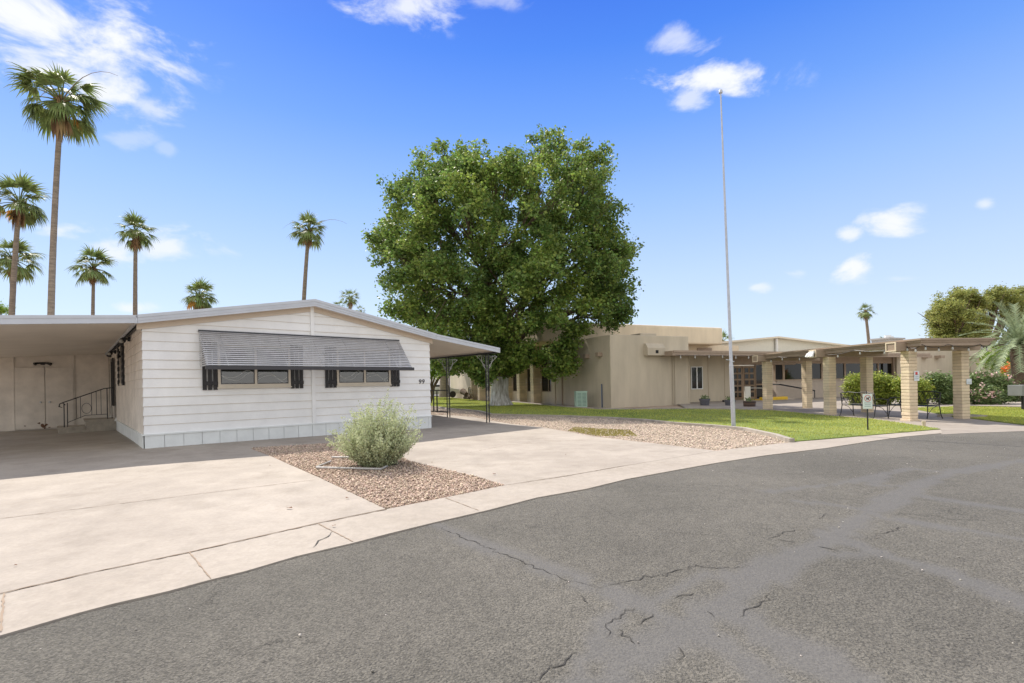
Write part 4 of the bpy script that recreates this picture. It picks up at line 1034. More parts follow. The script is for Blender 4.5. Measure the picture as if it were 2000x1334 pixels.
mb = MB(); mb.box(RX0, RX1, RY0, RY1, ZB2+.0, ZB2+.05); mb.build('ceiling', M_ceil, cw)
mb = MB(); mb.box(RX0-.02, RX1+.02, RY0-.02, RY1, ZB2+.05, ZB2+.12); mb.build('roof', M_tanwood, cw)
mb = MB()
def rim(mb, o_, z0, z1, t=.04):
    mb.box(RX0-o_-t, RX0-o_, RY0-o_-t, RY1, z0, z1); mb.box(RX1+o_, RX1+o_+t, RY0-o_-t, RY1, z0, z1); mb.box(RX0-o_, RX1+o_, RY0-o_-t, RY0-o_, z0, z1)
rim(mb, .0, ZB2-.07, ZB2+.09); rim(mb, .04, ZB2+.05, ZB2+.15); rim(mb, .08, ZB2+.11, ZB2+.165)
mb.build('roof_fascia', M_brown, cw)
for (x, y) in ((1.1, 1.9), (1.2, 5.4)):
    mb = MB(); mb.box(x-.65, x+.65, y-.06, y+.06, ZB2-.09, ZB2-.02); mb.build('strip_light', M_whitemetal, cw)
fl = MB()
px_ = -.72; py_ = 3.4
fl.box(px_-.04, px_+.06, py_-.08, py_+.08, CH+.14, CH+.24)
for s_ in (-1, 0, 1): fl.tube([(px_, py_+s_*.08, CH+.2), (px_-.08, py_+s_*.12, CH+.12), (px_-.12, py_+s_*.14, CH+.0)], [.03, .05, .06], 10)
fl.build('flood_light', M_whitemetal, cw, smooth=True)
for (c, s_, zz, ww, hh_, red) in ((0, 1, 1.28, .19, .32, 1), (1, 1, 1.13, .20, .18, 0)):
    x, y = colpos[c]; mb = MB(); X = x+.10; Y = y-CS/2-.015
    mb.box(X-ww/2, X+ww/2, Y-.008, Y, zz, zz+hh_); n_ = mb.build('notice', mat('notice_paper', (.66,.70,.74), .6), cw)
    q = MB()
    for k in range(2 if not red else 3): q.box(X-ww*.35, X+ww*.35, Y-.011, Y-.008, zz+hh_*(.18+.2*k), zz+hh_*(.24+.2*k))
    q.build('notice_print', M_signgrey, n_)
    if red: q = MB(); q.box(X-.05, X+.03, Y-.011, Y-.008, zz+.20, zz+.29); q.build('notice_symbol', M_red, n_)
# string lights along the roof edge
sl = empty('string_lights', (CF.o.x, CF.o.y, 0), CF.a, 'dark festoon wire of small glass bulbs strung under the covered walk roof edge', 'string lights')
pts = []; bulbs = []
path_ = [(RX0-.06, 7.3), (RX0-.06, 6.0), (RX0-.06, 3.9), (RX0-.06, 1.9), (RX0-.06, -.1), (RX0+.0, RY0-.06), (.8, RY0-.06), (2.0, RY0-.06), (RX1+.02, RY0-.05)]
for a, b in zip(path_[:-1], path_[1:]):
    for i in range(8):
        t = i/8; sag = .10*4*t*(1-t); p = (a[0]+(b[0]-a[0])*t, a[1]+(b[1]-a[1])*t, ZB2-.03-sag); pts.append(p)
        if i in (1, 5) : bulbs.append(p)
pts.append((path_[-1][0], path_[-1][1], ZB2-.03))
mb = MB(); mb.tube(pts, .008, 5); mb.build('wire', M_black, sl)
for p in bulbs:
    b = MB(); b.lathe([(0, -.14), (.022, -.13), (.032, -.10), (.022, -.06), (.015, -.04)], p, 8); o = b.build('bulb', M_bulb, sl, smooth=True)
    b = MB(); b.tube([(p[0], p[1], p[2]), (p[0], p[1], p[2]-.05)], .016, 6); b.build('socket', M_black, o)
sl2 = empty('string_lights', BF.o, BF.a, 'wire of small bulbs hanging under the flat roof over the clubhouse entry window', 'string lights')
pts = [(ur0+.1+i*.35, -1.05, 2.90-.05*math.sin(i*1.3)**2) for i in range(24)]
mb = MB(); mb.tube(pts, .01, 5); mb.build('wire', M_black, sl2)
for p in pts[1::3]:
    b = MB(); b.lathe([(0, -.18), (.035, -.15), (.04, -.11), (.02, -.05), (.02, 0)], p, 8); b.build('bulb', M_bulb, sl2, smooth=True)

# benches
def bench(loc, rz, label):
    e = empty('park_bench', loc, rz, label, 'bench', 'black iron benches under the covered walk'); Lb = 1.45
    mb = MB()
    for i in range(6): mb.box(-Lb/2, Lb/2, -.22+i*.082, -.22+i*.082+.035, .43, .445)
    mb.box(-Lb/2, Lb/2, -.25, -.235, .42, .45); mb.build('seat', M_black, e)
    bk = MB(); bk.tube([(-Lb/2, .27, .88), (-Lb/4, .28, .93), (0, .28, .90), (Lb/4, .28, .93), (Lb/2, .27, .88)], .016, 6); bk.tube([(-Lb/2, .23, .50), (Lb/2, .23, .50)], .013, 6)
    nn = 7
    for i in range(nn):
        x0 = -Lb/2+i*Lb/nn; x1 = x0+Lb/nn
        bk.tube([(x0, .23, .5), ((x0+x1)/2, .255, .72), (x1, .275, .89)], .009, 5); bk.tube([(x1, .23, .5), ((x0+x1)/2, .25, .70), (x0, .275, .89)], .009, 5)
    bk.build('backrest', M_black, e)
    for s_ in (-1, 1):
        x = s_*Lb/2
        l = MB(); l.tube([(x, -.28, 0), (x, -.25, .12), (x, -.24, .44), (x, -.25, .62), (x, -.20, .66)], .016, 6); l.build('leg', M_black, e)
        l = MB(); l.tube([(x, .34, 0), (x, .28, .12), (x, .22, .44), (x, .27, .88)], .016, 6); l.build('leg', M_black, e)
        a = MB(); a.tube([(x, .25, .68), (x, 0, .70), (x, -.24, .66), (x, -.29, .62)], .016, 6); a.tube([(x, .22, .43), (x, -.24, .43)], .014, 6); a.tube([(x, -.24, .15), (x, -.05, .36), (x, .1, .42)], .009, 5); a.build('armrest', M_black, e)
    return e
def put(px, py): p = G(px, py, .01); return (p.x, p.y, p.z)
p1 = CF.w(-.08, 1.7, float(gz(12.8, 18))+.01); bench(tuple(p1), CF.a+R(-90)+math.pi, 'black iron lattice bench left of the paper notice column, facing right')
p2 = CF.w(1.30, 1.05, float(gz(14, 17.4))+.01); bench(tuple(p2), CF.a+R(-90), 'black iron lattice bench between the two nearest columns, facing left')

# flagpole
fb = G(1433, 838); tb = at(1407.5, 182, fb.y)
fp = empty('flagpole', fb, 0, 'tall thin bare metal flagpole standing at the edge of the lawn', 'flagpole')
tp = tb-fb; mb = MB()
def lp(t): return (tp.x*t, tp.y*t, tp.z*t)
mb.tube([lp(-.005), lp(.14), lp(.187)], [.062, .060, .058], 14); mb.build('lower_tube', M_pole, fp, smooth=True)
mb = MB(); mb.tube([lp(.187), lp(.196), lp(.5), lp(1)], [.062, .046, .036, .020], 12); mb.build('upper_tube', M_pole, fp, smooth=True)
mb = MB(); mb.lathe([(0, -.01), (.05, 0), (.055, .05), (.04, .09), (0, .12)], lp(1), 12); mb.build('truck', M_pole, fp, smooth=True)
mb = MB(); mb.tube([(lp(.205)[0]-.05, 0, lp(.205)[2]), (lp(.205)[0]-.14, 0, lp(.205)[2]+.02)], .012, 6); mb.tube([(lp(.202)[0]-.05, -.02, lp(.202)[2]), (lp(.202)[0]+.08, -.03, lp(.202)[2]-.02)], .015, 6); mb.build('cleat', M_pole, fp)

# small dog sign
sb = G(1695, 842); sg = empty('lawn_sign', sb, R(-8), 'small white sign with a red crossed circle on a black stake in the lawn', 'sign')
mb = MB(); mb.tube([(0, 0, -.03), (0, 0, .62)], .018, 6); mb.tube([(0, .0, .62), (-.015, .0, 1.08)], .010, 6); mb.build('stake', M_black, sg)
mb = MB(); mb.box(-.115, .115, -.022, -.010, .60, 1.0); pn = mb.build('panel', M_sign, sg, bevel=.003)
mb = MB(); mb.tube([(.075*math.cos(a), -.024, .88+.085*math.sin(a)) for a in [i*math.pi/12 for i in range(25)]], .006, 5, cap=False); mb.bar((-.05, -.025, .94), (.05, -.025, .82), .011, .004); mb.build('red_ring', M_red, pn)
mb = MB(); mb.box(-.035, .03, -.026, -.0225, .865, .90); mb.box(.02, .048, -.026, -.0225, .89, .925)
for x in (-.033, -.015, .01, .023): mb.box(x, x+.008, -.026, -.0225, .835, .866)
mb.build('dog_silhouette', M_awndark, pn)
mb = MB()
for k, w in enumerate((.085, .07, .08)):
    x = -w
    while x < w: mb.box(x, min(w, x+.018), -.025, -.0225, .75-k*.045, .768-k*.045); x += .026
mb.build('print', M_signgrey, pn)

# cleanout pipe
cb = G(1804.5, 834.6); mb = MB(); mb.lathe([(0, 0), (.045, 0), (.045, .13), (.052, .13), (.052, .18), (0, .185)], (0, 0, 0), 14)
o = mb.build('cleanout_pipe', mat('tan_pipe', (.55,.46,.33), .6), smooth=True); o.location = cb; tag(o, 'short tan capped pipe sticking up at the grass tip near the road', 'pipe')

# planters by the entry
def planter(px, py, Y, r, h, m, label, barrel=False):
    d = D(px, py); loc = Vector((d.x*Y, Y, EYE+d.z*Y)); e = empty('planter', loc, 0, label, 'planter', None if barrel else 'dark planters at the entry wall')
    mb = MB()
    prof = [(0, 0), (r*.78, 0), (r*.9, h*.45), (r*.93, h*.75), (r*1.06, h*.78), (r*1.06, h), (r*.95, h), (r*.92, h*.86), (0, h*.86)] if not barrel else [(0, 0), (r*.8, 0), (r*.95, h*.5), (r, h*.9), (r, h), (r*.93, h), (r*.9, h*.88), (0, h*.88)]
    mb.lathe(prof, (0,0,0), 18); mb.build('tub', m, e, smooth=False)
    if barrel:
        hb = MB()
        for z, rr_ in ((h*.12, r*.835), (h*.55, r*.965), (h*.9, r*1.01)): hb.tube([(rr_*math.cos(a), rr_*math.sin(a), z) for a in [i*math.pi/10 for i in range(21)]], .018, 5, cap=False)
        hb.build('hoop', M_black, e)
    rnd = np.random.default_rng(int(px)); V_ = []; F_ = []
    for i in range(90):
        a = rnd.uniform(0, 6.28); rr_ = rnd.uniform(0, r*.9); p = np.array([rr_*np.cos(a), rr_*np.sin(a), h*.88+rnd.uniform(0, .22)]); s_ = .06; u = rnd.normal(size=3); u /= np.linalg.norm(u); w_ = np.cross(u, rnd.normal(size=3)); w_ /= np.linalg.norm(w_)
        k = len(V_); V_ += [p, p+u*s_+w_*s_*.4, p+u*s_*2, p+u*s_-w_*s_*.4]; F_.append([k, k+1, k+2, k+3])
    np_mesh('plant', V_, F_, M_olean, e)
planter(1376.5, 794.5, 27.0, .27, .44, M_pot, 'dark round planter under the small white framed window')
planter(1426, 797, 26.6, .27, .44, M_pot, 'dark round planter behind the flagpole by the lattice doors')
planter(1464, 799.5, 25.6, .30, .42, M_barrel, 'half barrel planter with flowers in front of the lattice doors', True)
# little dark mat box and bottle-like marker at wall
u = BF.hit(1402, 792, .5)[0]; mb = MB(); mb.box(-.32, .32, -.15, .15, 0, .12); o = mb.build('floor_vent_box', M_black, bevel=.02); o.location = BF.w(u, -.3, .11); o.rotation_euler.z = BF.a; tag(o, 'low black box on the porch slab between the two dark planters', 'box')

# pale green electrical cabinet
p = at(1134.5, 796, 28.2); e = empty('utility_cabinet', (p.x, p.y, p.z), BF.a-R(18), 'pale green louvred metal utility cabinet against the stucco block', 'utility cabinet')
mb = MB(); mb.box(-.31, .31, -.28, .28, 0, .90); mb.box(-.33, .33, -.30, .30, .88, .94); cbn = mb.build('housing', M_green, e, bevel=.01)
lv = MB()
for i in range(10):
    for x0 in (-.25, .03): lv.box(x0, x0+.22, -.295, -.28, .12+i*.075, .145+i*.075)
lv.build('louvre', mat('dark_green_louvre', (.12,.19,.15), .6), e)
# driftwood and wagon wheel decoration at the rear wall
p = at(915, 780, 47); e = empty('wagon_wheel_display', (p.x, p.y, p.z), BF.a+R(90), 'old wagon wheel with logs leaning at the far stucco wall', 'wagon wheel')
mb = MB(); mb.tube([(-.7+.6*math.cos(a), .1*math.sin(a), .6+.6*math.sin(a)) for a in [i*math.pi/10 for i in range(21)]], .05, 6, cap=False)
for i in range(8): mb.tube([(-.7, 0, .6), (-.7+.6*math.cos(i*math.pi/4), .1*math.sin(i*math.pi/4), .6+.6*math.sin(i*math.pi/4))], .03, 5)
mb.build('wheel', M_twig, e)
mb = MB(); mb.tube([(-.4, -.2, .3), (1.0, -.1, .35)], .22, 8); mb.tube([(-.2, 0, .12), (.9, .1, .15)], .15, 8); mb.tube([(.3,.1,.5),(1.1,.2,.75)], [.2,.32], 8); mb.build('log', M_bark, e)

# mailbox like grey box at the far right, planter kerb by the far column
p = at(1994, 752, 19.5); e = empty('grey_box', (p.x, p.y, 0), R(10), 'plain grey metal box on a post at the right edge beside the flowering shrubs', 'mailbox')
mb = MB(); mb.box(-.30, .5, -.25, .25, p.z-.42, p.z); mb.build('housing', mat('grey_galvanised', (.20,.205,.20), .6, var=.1), e, bevel=.01)
mb = MB(); mb.box(.05, .13, -.04, .04, -.05, p.z-.42); mb.build('post', M_black, e)
pk = GP([(1885,819),(1934,822),(1938,826),(1900,828),(1884,826)]); 
kerb('planter_kerb', None, .12, .10, M_edging, worldpts=[CF.w(2.4, .1), CF.w(3.0, .05), CF.w(3.05, .9), CF.w(2.2, .95)])
# bush border pipes
def pipe(a, b, label, r=.017):
    A_, B_ = G(*a, .05), G(*b, .05); mb = MB(); mb.tube([Vector((0,0,0)), B_-A_], r, 8); o = mb.build('border_pipe', M_pvc, smooth=True); o.location = A_; tag(o, label, 'pipe', 'white border pipes around the sage bush')
pipe((618, 913), (746, 916), 'long white border pipe lying in front of the sage bush')
pipe((618, 912), (646, 901), 'short slanting white border pipe left of the sage bush')
pipe((648, 893), (690, 893), 'short pale pipe behind the sage bush on the gravel')
pipe((748, 914), (756, 910), 'stub of white pipe at the foot of the sage bush')
# dry leaves
rnd = random.Random(9)
for i, (px, py, s_, lb) in enumerate(((566,993,.035,'larger curled leaf in the middle of the left driveway'),(678,973,.025,'curled leaf at the driveway edge by the gravel bed'),(31,1104,.014,'tiny leaf crumb on the driveway at the far left'),(527,909,.016,'small leaf just in front of the roof shadow on the left driveway'),(965,926,.03,'dark curled leaf on the right driveway near the gravel tip'),(843,903,.015,'small leaf crumb on the right driveway beside the sage bush'),(652,1027,.02,'small leaf on the gutter strip at its joint'),(1105,888,.018,'small leaf crumb in the middle of the right driveway'))):
    p = G(px, py, .03); mb = MB(); pts = []
    for k in range(7): a = k*math.pi/3.5; r_ = s_*rnd.uniform(.6, 1.3); pts.append((r_*math.cos(a), r_*math.sin(a)*.6, rnd.uniform(0, s_*.6)))
    mb.add([(0, 0, s_*.3)]+pts, [(0, k+1, (k+1) % 7+1) for k in range(7)]); o = mb.build('dry_leaf', M_litter); o.location = p
    tag(o, 'brown dry '+lb, 'leaf', 'dry leaves on the concrete')
# ---------------------------------------------------------------- foliage
def leaves(name, blobs, n, size, m, seed, parent=None, cluster=26, crad=.35, shell=.55, reject=None, flat=.6, asp=.55, up=0.0, origin=None):
    """blobs: (x,y,z,rx,ry,rz) in world; twig clusters spread through each, leaf shaped quads around each twig"""
    r = np.random.default_rng(seed); B = np.array(blobs, float)
    wgt = (B[:, 3]*B[:, 4]*B[:, 5])**.67; wgt /= wgt.sum()
    nc = max(1, n//cluster); bi = r.choice(len(B), nc, p=wgt)
    d = r.normal(size=(nc, 3)); d /= np.linalg.norm(d, axis=1)[:, None]
    rad = (shell+(1-shell)*r.random(nc))*np.where(r.random(nc) < .2, r.random(nc)*.8, 1)
    c = B[bi, :3]+d*rad[:, None]*B[bi, 3:6]
    if reject is not None: c = c[~reject(c)]
    nc = len(c)
    p = np.repeat(c, cluster, 0)+r.normal(0, 1, (nc*cluster, 3))*crad*np.array([1, 1, .8])*r.uniform(.6, 1.3, (nc, 1)).repeat(cluster, 0)
    if reject is not None: p = p[~reject(p)]
    k = len(p); a = r.normal(size=(k, 3)); a[:, 2] = a[:, 2]*flat+up; a /= np.linalg.norm(a, axis=1)[:, None]
    b = np.cross(a, r.normal(size=(k, 3))); b /= np.linalg.norm(b, axis=1)[:, None]
    s_ = size*r.uniform(.6, 1.35, k)[:, None]
    V_ = np.stack([p-a*s_*.5, p+b*s_*asp*.5, p+a*s_*.5, p-b*s_*asp*.5], 1)
    if origin is not None: V_ = V_-np.array(origin)[None, None]
    return np_mesh(name, V_, np.arange(k*4).reshape(k, 4), m, parent)
def px_blob(px, py, rpx, Y, dy=0, sz=1, sx=1, sy=1):
    Yc = Y+dy; p = at(px, py, Yc); r_ = rpx/F*Y; return (p.x, p.y, p.z, r_*sx, r_*sy, r_*sz)

# big tree
TY = 30.5; tb_ = at(978, 791, 31.5); TC = Vector((tb_.x, tb_.y, float(gz(tb_.x, tb_.y))))
big = empty('shade_tree', TC, 0, 'huge spreading green shade tree with whitewashed trunk in front of the clubhouse', 'tree')
spec = [(850,325,52),(903,330,36),(808,375,42),(850,390,60),(990,340,44),(1062,296,42),(1110,315,48),(1160,325,36),(960,360,60),(1060,370,75),(1140,375,52),
 (900,440,90),(790,455,42),(746,465,24),(778,500,48),(830,500,70),(1010,450,90),(1100,450,80),(1165,430,45),(1180,480,48),(1200,540,42),(1215,500,26),
 (960,530,95),(870,570,85),(800,560,52),(790,600,30),(1060,550,95),(1150,560,70),(1200,580,32),(1165,600,38),(1105,612,46),(1015,625,50),(930,620,65),(870,640,50),
 (830,620,45),(955,680,38),(1000,700,28),(940,708,26),(975,716,20),(1030,715,14),(1008,690,26),(912,690,32),(1098,672,20),(1102,700,15),(1106,722,10),(1042,690,16),(885,720,26),(905,745,16),(870,740,14),(1000,730,26),(1040,740,14),(1060,730,15),(945,735,22),(1122,650,20),(1190,625,16),(960,720,26),(855,725,20),(1215,615,20)]
bl = []; RR = 270
for (px, py, rp) in spec:
    off = math.hypot((px-985)/265, (py-470)/230); dep = max(0, 1-off*off)**.5*7.2
    low = py > 660
    if low: dep = 2.6
    lst = (-1, 1) if dep > 1.2 else (0,)
    for s_ in lst:
        dy = s_*dep*.62; Yc = TY+dy; p = at(px, py, Yc); r_ = rp/F*TY*.86; bl.append((p.x, p.y, p.z, r_, r_*1.15, r_))
o_, xh, yh = np.array(BF.o[:2]), np.array([BF.x.x, BF.x.y]), np.array([BF.y.x, BF.y.y])
def rej(c):
    q = c[:, :2]-o_; u = q@xh; v = q@yh; z = c[:, 2]
    inb = ((u > -.5) & (v > -.1) & (z < 4.2)) | ((u > -1.6) & (v > 5.0) & (z < 5.9))
    q2 = c[:, :2]-np.array(HF.o[:2]); hu = q2@np.array([HF.x.x, HF.x.y])
    return inb | (z < 2.05+.45*np.sin(c[:, 0]*1.25+.4)+.4*np.sin(c[:, 1]*2.1+c[:, 0]*3.1)) | ((hu < 10.6) & (z < 4.0))
rl_ = np.random.default_rng(77); sub_ = []
for b in bl:
    k = max(6, int(6.5*(b[3]/1.2)**1.6))
    for _ in range(k):
        d = rl_.normal(size=3); d /= np.linalg.norm(d); q = rl_.uniform(.62, 1.04); r_ = rl_.uniform(.42, .85)
        sub_.append((b[0]+d[0]*q*b[3], b[1]+d[1]*q*b[4], b[2]+d[2]*q*b[5], r_*1.1, r_*1.1, r_*rl_.uniform(.7, 1.1)))
for (px, py, rp) in spec:
    off = math.hypot((px-985)/265, (py-470)/230)
    if off < .75 and py < 690:
        for _ in range(9): p = at(px+rl_.uniform(-40, 40), py+rl_.uniform(-40, 40), TY+rl_.uniform(-3.5, 1.5)); r_ = rl_.uniform(.5, .95); sub_.append((p.x, p.y, p.z, r_, r_, r_))
print('clumps', len(sub_))
leaves('crown', sub_, 265000, .165, M_leaf, 11, big, cluster=16, crad=.16, shell=.35, reject=rej, origin=TC, asp=.75)
mb = MB()
tr_pts = [(0, 0, -.1), (.0, 0, .1), (-.05, 0, .5), (-.05, 0, 1.0), (-.02, 0, 1.85)]
def flare_tube(mb, pts, rad, n, seed, amp=.1):
    k0 = len(mb.v); mb.tube(pts, rad, n); rnd = random.Random(seed); ph = [rnd.uniform(0, 6.28) for _ in range(4)]
    for i in range(len(pts)):
        for j in range(n):
            a = 2*math.pi*j/n; f = 1+amp*(math.sin(3*a+ph[0])+.7*math.sin(5*a+ph[1])+.5*math.sin(9*a+ph[2]))*(1.2 if i < 2 else .6)
            v = mb.v[k0+i*n+j]; c = pts[i]; mb.v[k0+i*n+j] = (c[0]+(v[0]-c[0])*f, c[1]+(v[1]-c[1])*f, v[2])
flare_tube(mb, tr_pts, [.78, .66, .56, .52, .54], 44, 1, .09); mb.build('whitewashed_trunk', M_whitewash, big, smooth=True)
mb = MB(); flare_tube(mb, [(-.02, 0, 1.85), (0, 0, 2.4), (.05, 0, 3.2)], [.52, .48, .55], 36, 1, .08); mb.build('trunk', M_bark, big, smooth=True)
mb = MB(); rnd = random.Random(3)
targets = [bl[i] for i in range(0, len(bl), 2)]
mains = [(-3.2,-1,8),(3.4,-.6,8.5),(.6,1.2,10),(-.8,-2.2,9),(1.8,2.0,7),(-2.5,2.4,7.5),(4.6,.4,6.0),(-5.2,0,6.0)]
for m_ in mains:
    e = Vector(m_); s0 = Vector((0, 0, 2.9)); pts = [s0.lerp(e, t)+Vector((rnd.gauss(0,.2), rnd.gauss(0,.2), .9*math.sin(t*3.14)))*(1 if 0 < t < 1 else 0) for t in (0,.25,.5,.75,1)]
    mb.tube(pts, [.34,.27,.2,.14,.08], 9)
for b in targets:
    if b[2] < 4.2: continue
    e = Vector(b[:3])-TC; m_ = min(mains, key=lambda q: (Vector(q)-e).length); s0 = Vector((0,0,2.9)).lerp(Vector(m_), rnd.uniform(.5, 1))
    md = s0.lerp(e, .5)+Vector((rnd.gauss(0,.4), rnd.gauss(0,.4), rnd.gauss(0,.3))); mb.tube([s0, md, e], [.09,.06,.025], 6)
    for _ in range(5):
        e2 = e+Vector((rnd.gauss(0,1), rnd.gauss(0,1), rnd.gauss(0,1)))*b[3]*.38; mb.tube([md, md.lerp(e2, .5)+Vector((0,0,.2)), e2], [.04,.03,.012], 5)
for v_i in range(len(mb.v)): pass
mb.build('branches', M_bark, big)

# fan palms
def palm(loc, H, crown_r, label, seed, lean=(0, 0), tr=.2, nf=38, skirt=10, dead=8, yellow=0, seg=15, boots=True):
    e = empty('fan_palm', loc, 0, label, 'palm tree'); rnd = random.Random(seed); r = crown_r
    top = Vector((lean[0], lean[1], H)); c1 = Vector((lean[0]*.15, lean[1]*.15, H*.5)); pts = []; rad = []
    for i in range(40):
        t = i/39; p = Vector((0,0,0))*(1-t)**2+c1*2*t*(1-t)+top*t*t; pts.append(p); rad.append(tr*(1.0-.35*t+.35*math.exp(-t*14))*(1+.03*(i % 2)))
    mb = MB(); mb.tube(pts, rad, 12); mb.build('trunk', M_palmtrunk, e, smooth=True)
    def frond(mb, az, el, plen, flen, droop, spread, fold, segs):
        d = Vector((math.cos(az)*math.cos(el), math.sin(az)*math.cos(el), math.sin(el)))
        p = top.copy(); dirv = d.copy(); P_ = [p.copy()]
        for i in range(4): p = p+dirv*plen/4; dirv = (dirv+Vector((0, 0, -droop*.12))).normalized(); P_.append(p.copy())
        mb.tube(P_, [.03*r, .02*r, .014*r, .012*r, .01*r], 4, cap=False)
        side = dirv.cross(Vector((0, 0, 1)));
        if side.length < .1: side = Vector((1, 0, 0))
        side.normalize(); nor = side.cross(dirv).normalized()
        for k in range(segs):
            a = (k/(segs-1)-.5)*2*spread+rnd.gauss(0, .03); L_ = flen*(1-.28*abs(a)/spread*1.0)*rnd.uniform(.85, 1.08)
            s_ = dirv*math.cos(a)+side*math.sin(a)-nor*(fold*abs(math.sin(a))); s_.normalize(); w = L_*.060; q = p.copy(); wv = s_.cross(nor).normalized(); base = len(mb.v)
            dr = droop*rnd.uniform(.7, 1.4)
            prof = (.25, 1, .8, .35, .02); dd = s_.copy()
            for j, wf in enumerate(prof):
                mb.v += [tuple(q-wv*w*wf), tuple(q+wv*w*wf)]
                if j: b_ = base+j*2; mb.f.append((b_-2, b_-1, b_+1, b_)); mb.mi.append(mb.cur)
                q = q+dd*L_/4; dd = (dd+Vector((0, 0, -dr*(.10+.16*j)))).normalized()
    mb = MB(); ga = 2.39996
    for i in range(nf):
        t = (i+.5)/nf; el = R(80)-t*R(112)+rnd.gauss(0, .16); az = i*ga+rnd.gauss(0, .3)
        mb.cur = 1 if (yellow and t > .8 and i % max(1, int(6/yellow)) == 0) else 0
        frond(mb, az, el, r*.52*rnd.uniform(.7, 1.15), r*.56*rnd.uniform(.75, 1.2), .8+1.0*t, R(78), .35, seg)
    mb.build('fronds', [M_frond, M_orangefrond], e)
    if dead:
        mb = MB()
        for i in range(dead):
            az = rnd.uniform(0, 6.28); frond(mb, az, R(-48)-rnd.random()*.5, r*.30*rnd.uniform(.7, 1.2), r*.55*rnd.uniform(.7, 1.3), 2.6, R(45), .6, 10)
        for i in range(26):          # leaf bases
            a = rnd.uniform(0, 6.28); z = rnd.uniform(-.45, .05)*r*.5; q = top+Vector((math.cos(a), math.sin(a), 0))*tr*.5+Vector((0, 0, z)); mb.bar(q, q+Vector((math.cos(a)*.18*r*.6, math.sin(a)*.18*r*.6, .22*r*.6)), .05*r*.6, .02*r)
        mb.build('dead_fronds', M_deadfrond, e)
    if seed in (2, 8):
        mb = MB()
        for i in range(2):
            a = (-.1 if i == 0 else 2.4)+rnd.gauss(0, .3); q = top; dd = Vector((math.cos(a)*.8, math.sin(a)*.5, .75)); P_ = [q]
            for j in range(7): q = q+dd*r*.27; dd = (dd+Vector((0,0,-.22))).normalized(); P_.append(q)
            mb.tube(P_, [.014*r*(1-j/9) for j in range(8)], 4)
        mb.build('flower_stalk', M_twig, e)
    return e
def palm_px(cx, cy, bx, Y, rpx, label, seed, **k):
    """crown centre pixel, trunk foot pixel column, depth"""
    t = at(cx, cy, Y); b = at(bx, 780, Y); g = float(gz(0, 30)) if Y > 25 else 0
    e = palm(Vector((b.x, Y, g)), t.z-g, rpx/F*Y, label, seed, lean=(t.x-b.x, 0), **k); return e
palm_px(120, 200, 96, 19.0, 84, 'tallest fan palm at the left with a wind blown crown and yellowing frond', 2, tr=.125, nf=46, dead=9, yellow=1, seg=18)
palm_px(38, 398, 18, 32.0, 60, 'fan palm left of the tallest palm with its crown at mid height', 3, tr=.19, dead=7, yellow=1)
palm_px(25, 508, 24, 36.0, 56, 'low fan palm at the left edge half hidden behind another palm trunk', 4, tr=.2, dead=5)
palm_px(183, 526, 181, 40.0, 45, 'short slim fan palm between the tallest palm and the round cloud', 5, tr=.16, dead=6)
palm_px(265, 455, 265, 42.0, 43, 'straight fan palm third from the tallest palm, full round crown', 7, tr=.2, dead=9)
palm_px(390, 580, 392, 36.0, 42, 'fan palm crown peeking over the left slope of the white gable roof', 9, tr=.2, dead=16, yellow=1)
palm_px(603, 452, 588, 40.0, 44, 'lone fan palm standing behind the peak of the white gable roof', 8, tr=.2, dead=6)
palm_px(684, 583, 684, 66.0, 24, 'small distant fan palm above the right slope of the white roof', 11, tr=.25, dead=5, nf=28, seg=11)
palm_px(662, 600, 662, 70.0, 18, 'distant low fan palm left of another over the white roof slope', 13, tr=.25, dead=5, nf=22, seg=9)
palm_px(704, 608, 704, 70.0, 14, 'tiny palm top showing over the white roof slope nearest the big tree', 15, tr=.25, dead=3, nf=20, seg=9)
palm_px(1690, 609, 1703, 85.0, 21, 'distant slender fan palm rising behind the covered walk roof', 17, tr=.30, dead=5, nf=30, seg=11)
palm_px(1727, 664, 1727, 90.0, 14, 'tiny distant palm top behind the rooftop unit', 19, tr=.3, dead=2, nf=18, seg=9)
palm_px(1412, 668, 1412, 60.0, 26, 'palm fronds poking out behind the right end of the clubhouse parapet', 21, tr=.3, dead=2, nf=24, seg=11)
# broad trunk of a palm beyond the side awning
t_ = at(868, 776, 47); palm(Vector((t_.x, t_.y, t_.z)), 8.0, 2.4, 'thick brown palm trunk beyond the iron railing by the far lawn', 23, tr=.42, nf=24, dead=6, seg=11)

